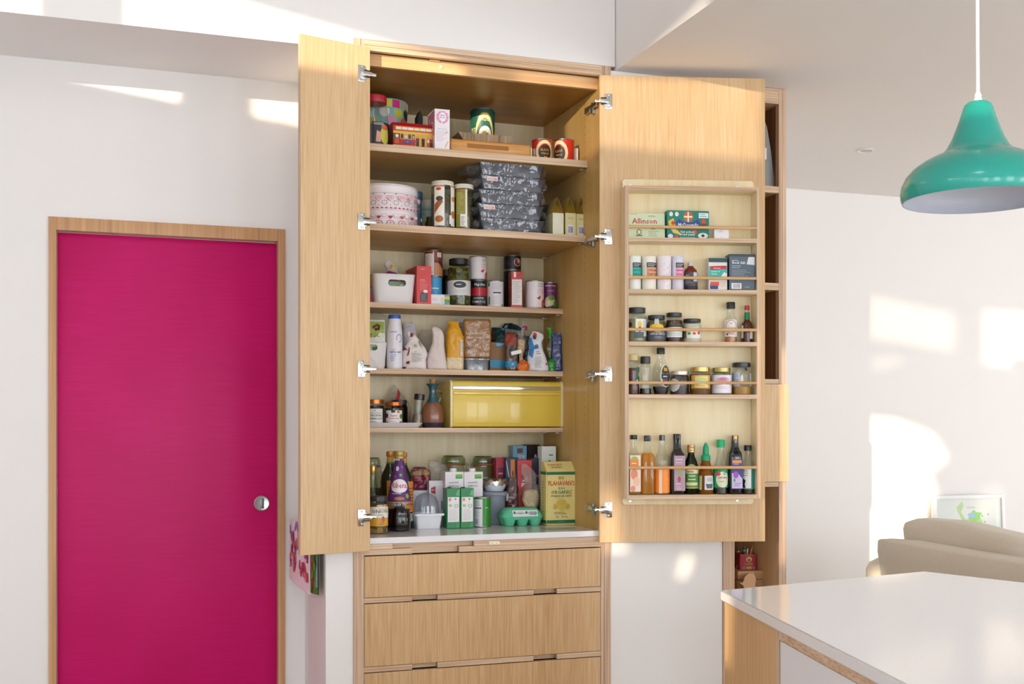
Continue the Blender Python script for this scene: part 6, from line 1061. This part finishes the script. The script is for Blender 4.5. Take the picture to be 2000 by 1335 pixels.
vessel('maple_bottle', 'flask shaped maple syrup bottle with an oval black label', 'bottle', 1272.5, 1308.5, 679, [(0, .62), (.03, .70), (.12, .84), (.3, 1), (.45, .98), (.6, .80), (.7, .55), (.76, .42), (.85, .38), (1, .36)], GLASS, (BLK, cap_rows(.865, 1, .44)), (LIQ('#1c120c', .05), .17), [('e', .42, .40, .46, .245, '#d9d3bf'), ('e', .44, .40, .40, .225, '#26262a'), ('r', .24, .50, .58, .57, '#c99a2e'), ('t', 'MAPLE', .42, .36, .05, .55, '#e6dfcf'), ('e', .42, .28, .1, .03, '#b53a3a')], row=3, sq=.6)
vessel('jam_jar', 'dark jam jar with silver lid and pale oval label', 'jar', 1309, 1346, 725, [(0, .93), (.03, 1), (.66, 1), (.78, .93), (.84, .9), (1, .88)], GLASS, (P('#cdbfae', .3, .7), cap_rows(.84, 1, .97)), (P('#241518', .25), .80), [('e', -.42, .40, .42, .28, '#d3d0ce'), ('e', -.42, .40, .38, .25, '#bdbab8'), ('r', .82, .15, .98, .68, '#dad6d4')], row=3)
vessel('honey_jar', 'hexagonal honey jar with gold lid and yellow label', 'jar', 1347, 1388, 717, [(0, .93), (.03, 1), (.70, 1), (.78, .92), (.83, .82), (1, .80)], GLASS, (GOLD, cap_rows(.83, 1, .90)), (LIQ('#a8762a', .3), .74), [('r', -.62, .22, .72, .70, '#d9a83a'), ('r', -.32, .26, .5, .66, '#e6cf8a'), ('e', .08, .52, .3, .10, '#bcd08a'), ('t', 'HONEY', .08, .42, .06, .6, '#8a6a1e'), ('l', -.25, .28, .4, .36, 2, '#b5862e')], row=3, seg=6 if False else 24)
vessel('relish_jar', 'jar with gold lid and plain white label on the fourth rack row', 'jar', 1390, 1428.5, 718, [(0, .93), (.03, 1), (.72, 1), (.8, .92), (.84, .82), (1, .80)], GLASSG, (P('#b5a56a', .3, .7), cap_rows(.835, 1, .90)), (P('#8a8a5a', .5), .72), [('r', -.82, .05, .85, .72, '#e9e2ea'), ('e', .1, .55, .42, .10, '#dca8b8'), ('e', .1, .56, .25, .06, '#c97a94'), ('l', -.5, .2, .6, .3, 2, '#c9bfcc')], row=3)
vessel('mustard_jar', 'jar with black lid and orange contents at the right of the fourth rack row', 'jar', 1430, 1466.5, 708, [(0, .93), (.03, 1), (.72, 1), (.8, .95), (.84, .88), (1, .86)], GLASS, (BLK, cap_rows(.86, 1, .97)), (P('#b5832e', .4, var=.2), .24), [('r', -.82, .26, -.1, .68, '#b9c4d2'), ('l', -.75, .3, -.2, .64, 7, '#6a7a90'), ('e', .02, .48, .1, .12, '#e3dfd2'), ('r', .66, .26, .92, .66, '#c4ccd6'), ('r', .22, .74, .44, .82, '#25303a')], row=3)
CB = [(0, .93), (.02, 1), (.56, 1), (.62, .95), (.70, .62), (.76, .46), (.86, .42), (1, .42)]
SB = [(0, .97), (.01, 1), (.62, 1), (.67, .88), (.72, .56), (.78, .46), (1, .44)]
vessel('oil_bottle', 'clear vinegar bottle with peach label at the left of the bottom rack row', 'bottle', 1225.5, 1250, 849, SB, GLASS, (BLK, cap_rows(.925, 1, .56)), (LIQ('#f2c050', .5), .3), [('r', -.78, .05, .95, .66, '#efd9c9'), ('r', -.74, .46, .6, .60, '#ea8a2a'), ('e', -.05, .61, .5, .03, '#8fbf5a'), ('t', 'peach', -.05, .505, .04, .9, '#f6e6d4'), ('e', -.1, .34, .55, .09, '#e8946a'), ('e', .3, .22, .5, .08, '#f0c3a2'), ('e', -.3, .10, .4, .05, '#e59a7a')], row=4, ex=5, rz=-AR)
vessel('oil_bottle', 'square bottle of golden oil with a black cap', 'bottle', 1251, 1277.5, 850, SB, GLASS, (BLK, cap_rows(.90, 1, .50)), (LIQ('#ffbe28', .5), .70), [], row=4, ex=5, rz=-AR)
vessel('oil_bottle', 'round bottle of bright orange oil with a black cap', 'bottle', 1278, 1308, 849, CB, GLASS, (BLK, cap_rows(.905, 1, .36)), (LIQ('#ffae4a', .3), .44), [('r', -.95, .03, .95, .43, '#ff9638'), ('l', -.8, .1, .8, .4, 9, '#f58a2c'), ('r', -.25, .02, .0, .42, '#f4d9bf')], row=4)
vessel('vinegar_bottle', 'tall dark vinegar bottle with a mauve label', 'bottle', 1308.5, 1336, 847, [(0, .97), (.01, 1), (.60, 1), (.67, .92), (.72, .62), (.78, .50), (1, .48)], P('#140f12', .12, coat=.5), (P('#18191b', .3), [(.74, .50), (.76, .52), (.90, .52), (.905, .55), (.99, .55), (1, .5)]), None, [('r', -.62, .06, .95, .64, '#b394a6'), ('t', 'Organic', .16, .56, .035, 1.1, '#e9dbe2'), ('t', 'raspberry', .16, .51, .03, 1.1, '#e0cdd6'), ('p', [(-.2, .34), (.5, .30), (.8, .44), (.2, .46)], '#93a86a'), ('e', .1, .25, .22, .05, '#b5443a'), ('t', 'VINEGAR', .16, .16, .028, 1.2, '#efe3ea'), ('l', -.3, .08, .6, .14, 2, '#d9c4ce')], row=4, ex=5, rz=-AR)
vessel('olive_oil_bottle', 'short green olive oil bottle with gold cap', 'bottle', 1336, 1363.5, 868, [(0, .93), (.02, 1), (.5, .98), (.58, .96), (.66, .82), (.76, .52), (.82, .45), (1, .45)], LIQ('#1c2a0c', .12), (P('#c9a26a', .3, .6), [(.84, .48), (.85, .55), (.88, .55), (.885, .52), (.9, .54), (.94, .54), (.945, .52), (.96, .55), (.99, .55), (1, .5)]), None, [('r', -.85, .12, .9, .46, '#4f8a34'), ('e', .05, .52, .42, .09, '#8fae5a'), ('r', -.7, .42, .8, .50, '#e3d3a8'), ('t', 'FILIPPO', .1, .43, .05, 1.0, '#8a2a24'), ('t', 'EXTRA', .1, .35, .045, .8, '#e9e3cf'), ('t', 'VIRGIN', .1, .28, .045, .8, '#e9e3cf'), ('r', -.5, .18, .7, .24, '#d9cf9a'), ('r', -.85, .12, .9, .14, '#c9b25a')], row=4)
vessel('honey_bottle', 'squeezy amber honey bottle with a pointed green cap', 'bottle', 1364, 1393, 892, [(0, .95), (.02, 1), (.42, .95), (.62, .85), (.86, .58), (1, .52)], LIQ('#c47a1e', .35), (P('#12a06a', .4), [(.90, .60), (.905, .62), (1.02, .62), (1.06, .5), (1.07, .40), (1.14, .41), (1.26, .37), (1.34, .24), (1.39, .06)]), (P('#2c140a', .3), .50), [('r', -.1, .12, .95, .50, '#dcd9d6'), ('p', [(.1, .16), (.6, .16), (.7, .28), (.0, .28)], '#4a5a6a'), ('r', -.85, .12, -.35, .50, '#c9d2a8'), ('e', .4, .4, .3, .06, '#b9b9c0')], row=4)
vessel('soy_sauce_bottle', 'soy sauce bottle with bright green cap and round label', 'bottle', 1393.5, 1421.5, 858, [(0, .93), (.02, 1), (.45, 1), (.58, .85), (.68, .58), (.76, .46), (1, .42)], GLASS, (P('#1fae6c', .4), [(.855, .52), (.87, .56), (.90, .54), (.905, .58), (.985, .58), (1, .52)]), (P('#140c0a', .2), .46), [('r', -.98, .12, .98, .46, '#1fa05a'), ('e', .2, .27, .62, .145, '#e3e0c2'), ('o', .2, .27, .62, .145, .1, '#d9e8da'), ('e', -.25, .37, .26, .035, '#d9405a'), ('o', .35, .38, .12, .03, .4, '#4a5aa0'), ('t', 'KIKKOMAN', .2, .29, .03, .8, '#3a3a2e'), ('t', 'soy sauce', .2, .22, .028, .7, '#a89a4a')], row=4)
vessel('vinegar_bottle', 'dark bottle with gold cap and purple label in the bottom rack row', 'bottle', 1421.5, 1448, 850, [(0, .97), (.01, 1), (.62, 1), (.70, .92), (.76, .62), (.82, .50), (1, .46)], P('#0f1414', .12, coat=.5), (P('#cfa56a', .3, .6), cap_rows(.92, 1, .54)), None, [('r', -.72, .09, .92, .60, '#453a8a'), ('r', -.6, .53, .75, .58, '#e09a4a'), ('t', 'balsamic', .1, .50, .03, 1.0, '#cfc9e6'), ('p', [(-.7, .10), (.9, .10), (.9, .26), (.2, .36), (-.7, .36)], '#cdbfe0'), ('e', -.1, .33, .4, .06, '#a05ab8'), ('e', -.3, .24, .14, .03, '#4a9a6a'), ('l', -.3, .13, .7, .2, 2, '#8a7ab0')], row=4, ex=5, rz=-AR)
vessel('fish_sauce_bottle', 'small clear sauce bottle with black cap and teal label at the right', 'bottle', 1447.5, 1474, 869, [(0, .95), (.02, 1), (.58, 1), (.66, .85), (.72, .52), (.80, .42), (1, .38)], GLASS, (BLK, cap_rows(.885, 1, .56)), (LIQ('#5a2f14', .1), .14), [('r', -.9, .10, .98, .56, '#178a7a'), ('r', -.85, .12, .30, .52, '#e2e3dd'), ('l', -.8, .36, .2, .50, 3, '#9aa09a'), ('p', [(-.75, .13), (-.2, .13), (-.3, .2), (-.2, .28), (-.45, .32), (-.7, .24)], '#1c1c1c'), ('r', .72, .12, .98, .52, '#e2d9c9')], row=4)
# ================================================================== things in the shelving tower
o = thing('tablet_stand', 'grey slab with a white button standing in the top tower opening', 'device', (xat(1486, .045), .045, 2.3185), R(-4)); hh = zat(238, xat(1492, .045), .045) - 2.3185
w = xat(1509, .045) - xat(1486, .045)
MB().prism([(-.07, 0), (w, 0), (w + .001, .03), (w * .72, hh * .6), (w * .42, hh * .92), (w * .25, hh), (-.07, hh)], 'y', -.008, .008, P('#8f908f', .35, .3)).build('slab', o, smooth=0)
MB().box(-.006, w * .36, -.0125, -.008, hh * .42, hh * .60, P('#eceae8', .35), .004).build('button', o)
zb = .6205
bxw = thing('wooden_box', 'small wooden box with a lid in the lower tower opening', 'box', (xat(1466, .16), .20, zb), R(-6)); hb = zat(1115, xat(1466, .12), .12) - zb; wx = xat(1494, .12) - xat(1437, .12)
BX = WOOD('pale_box_wood', '#a5764a', '#bd9063', '#d0a77a', sc=(3, 90, 90), co=(3, 16, 16))
MB().box(-wx / 2, wx / 2, -.075, .075, 0, hb * .70, BX, .002).build('box_body', bxw); MB().box(-wx / 2 - .001, wx / 2 + .001, -.077, .077, hb * .72, hb, BX, .003).build('box_lid', bxw)
bird = thing('wooden_bird', 'flat pale wooden bird cut-out in front of the wooden box', 'ornament', (xat(1465, .09), .09, zb), R(-10)); k = (zat(1118, xat(1465, .09), .09) - zb)
pts = [(-.35, 0), (-.30, .25), (-.22, .45), (-.25, .58), (-.38, .66), (-.26, .70), (-.20, .88), (-.05, 1.0), (.12, .96), (.20, .78), (.15, .60), (.22, .48), (.45, .42), (.70, .55), (.78, .40), (.60, .15), (.45, 0)]
MB().prism([(a * k, b * k) for a, b in pts], 'y', -.006, .006, P('#d2a67c', .6, var=.08)).build('bird_shape', bird, smooth=0)
zt = zb + hb + .0006; Yp2 = .17; x0, x1 = xat(1447, Yp2), xat(1477, Yp2); w = x1 - x0
pn = thing('pencil_tin', 'red square tin holding pens on the wooden box', 'tin', ((x0 + x1) / 2, Yp2 + .02, zt), R(-14)); h = zat(1081, (x0 + x1) / 2, Yp2) - zt; RT = P('#a31226', .35, coat=.2)
m = MB(); m.loft([tubring(w, w * .8, .004, 0), tubring(w, w * .8, .004, h), tubring(w * .96, w * .76, .004, h), tubring(w * .96, w * .76, .004, .004)], RT); m.build('tin_body', pn, smooth=40)
on_front(w, w * .8, h).ops([('e', .1, .66, .34, .16, '#d9c05a'), ('e', .1, .62, .2, .08, '#a31226'), ('t', 'la chinata', .1, .34, .10, 1.1, '#d9c05a'), ('o', -.5, .12, .14, .07, .3, '#d9c9a8'), ('r', -.2, .06, .4, .2, '#c9b04a'), ('o', .65, .12, .12, .07, .3, '#d9c9a8')]).build('print', pn)
on_left(w, w * .8, h).ops([('r', -.6, .05, .2, .25, '#cfc2c4'), ('l', -.5, .07, .1, .23, 4, '#7a2a34')]).build('side_print', pn)
for i, (dx, tp, c, l, r) in enumerate(((-.012, (-.036, .0, .085), '#17181a', 'black pen leaning left in the red tin', .004), (.001, (-.006, .006, .088), '#1f6a3a', 'dark green pen standing in the red tin', .006), (.008, (.026, .0, .090), '#e0a020', 'yellow pencil leaning right in the red tin', .0035), (.0, (.004, -.006, .08), '#d9d7da', 'pale grey pen in the middle of the red tin', .0035))):
    X = (x0 + x1) / 2; p = thing('pen', l, 'pen', (X + dx * .6, Yp2 + .02, zt + .006), 0, 'pens in the red tin'); a = Vector((0, 0, 0)); b = Vector(tp)
    MB().tube([a, a + (b - a) * .9, b], [r, r, r * .6], P(c, .35), 10).build('barrel', p); MB().tube([a + (b - a) * .78, a + (b - a) * .84], r * 1.08, P('#c9c9c6' if i != 2 else '#d9c9a0', .3), 10).build('band', p)
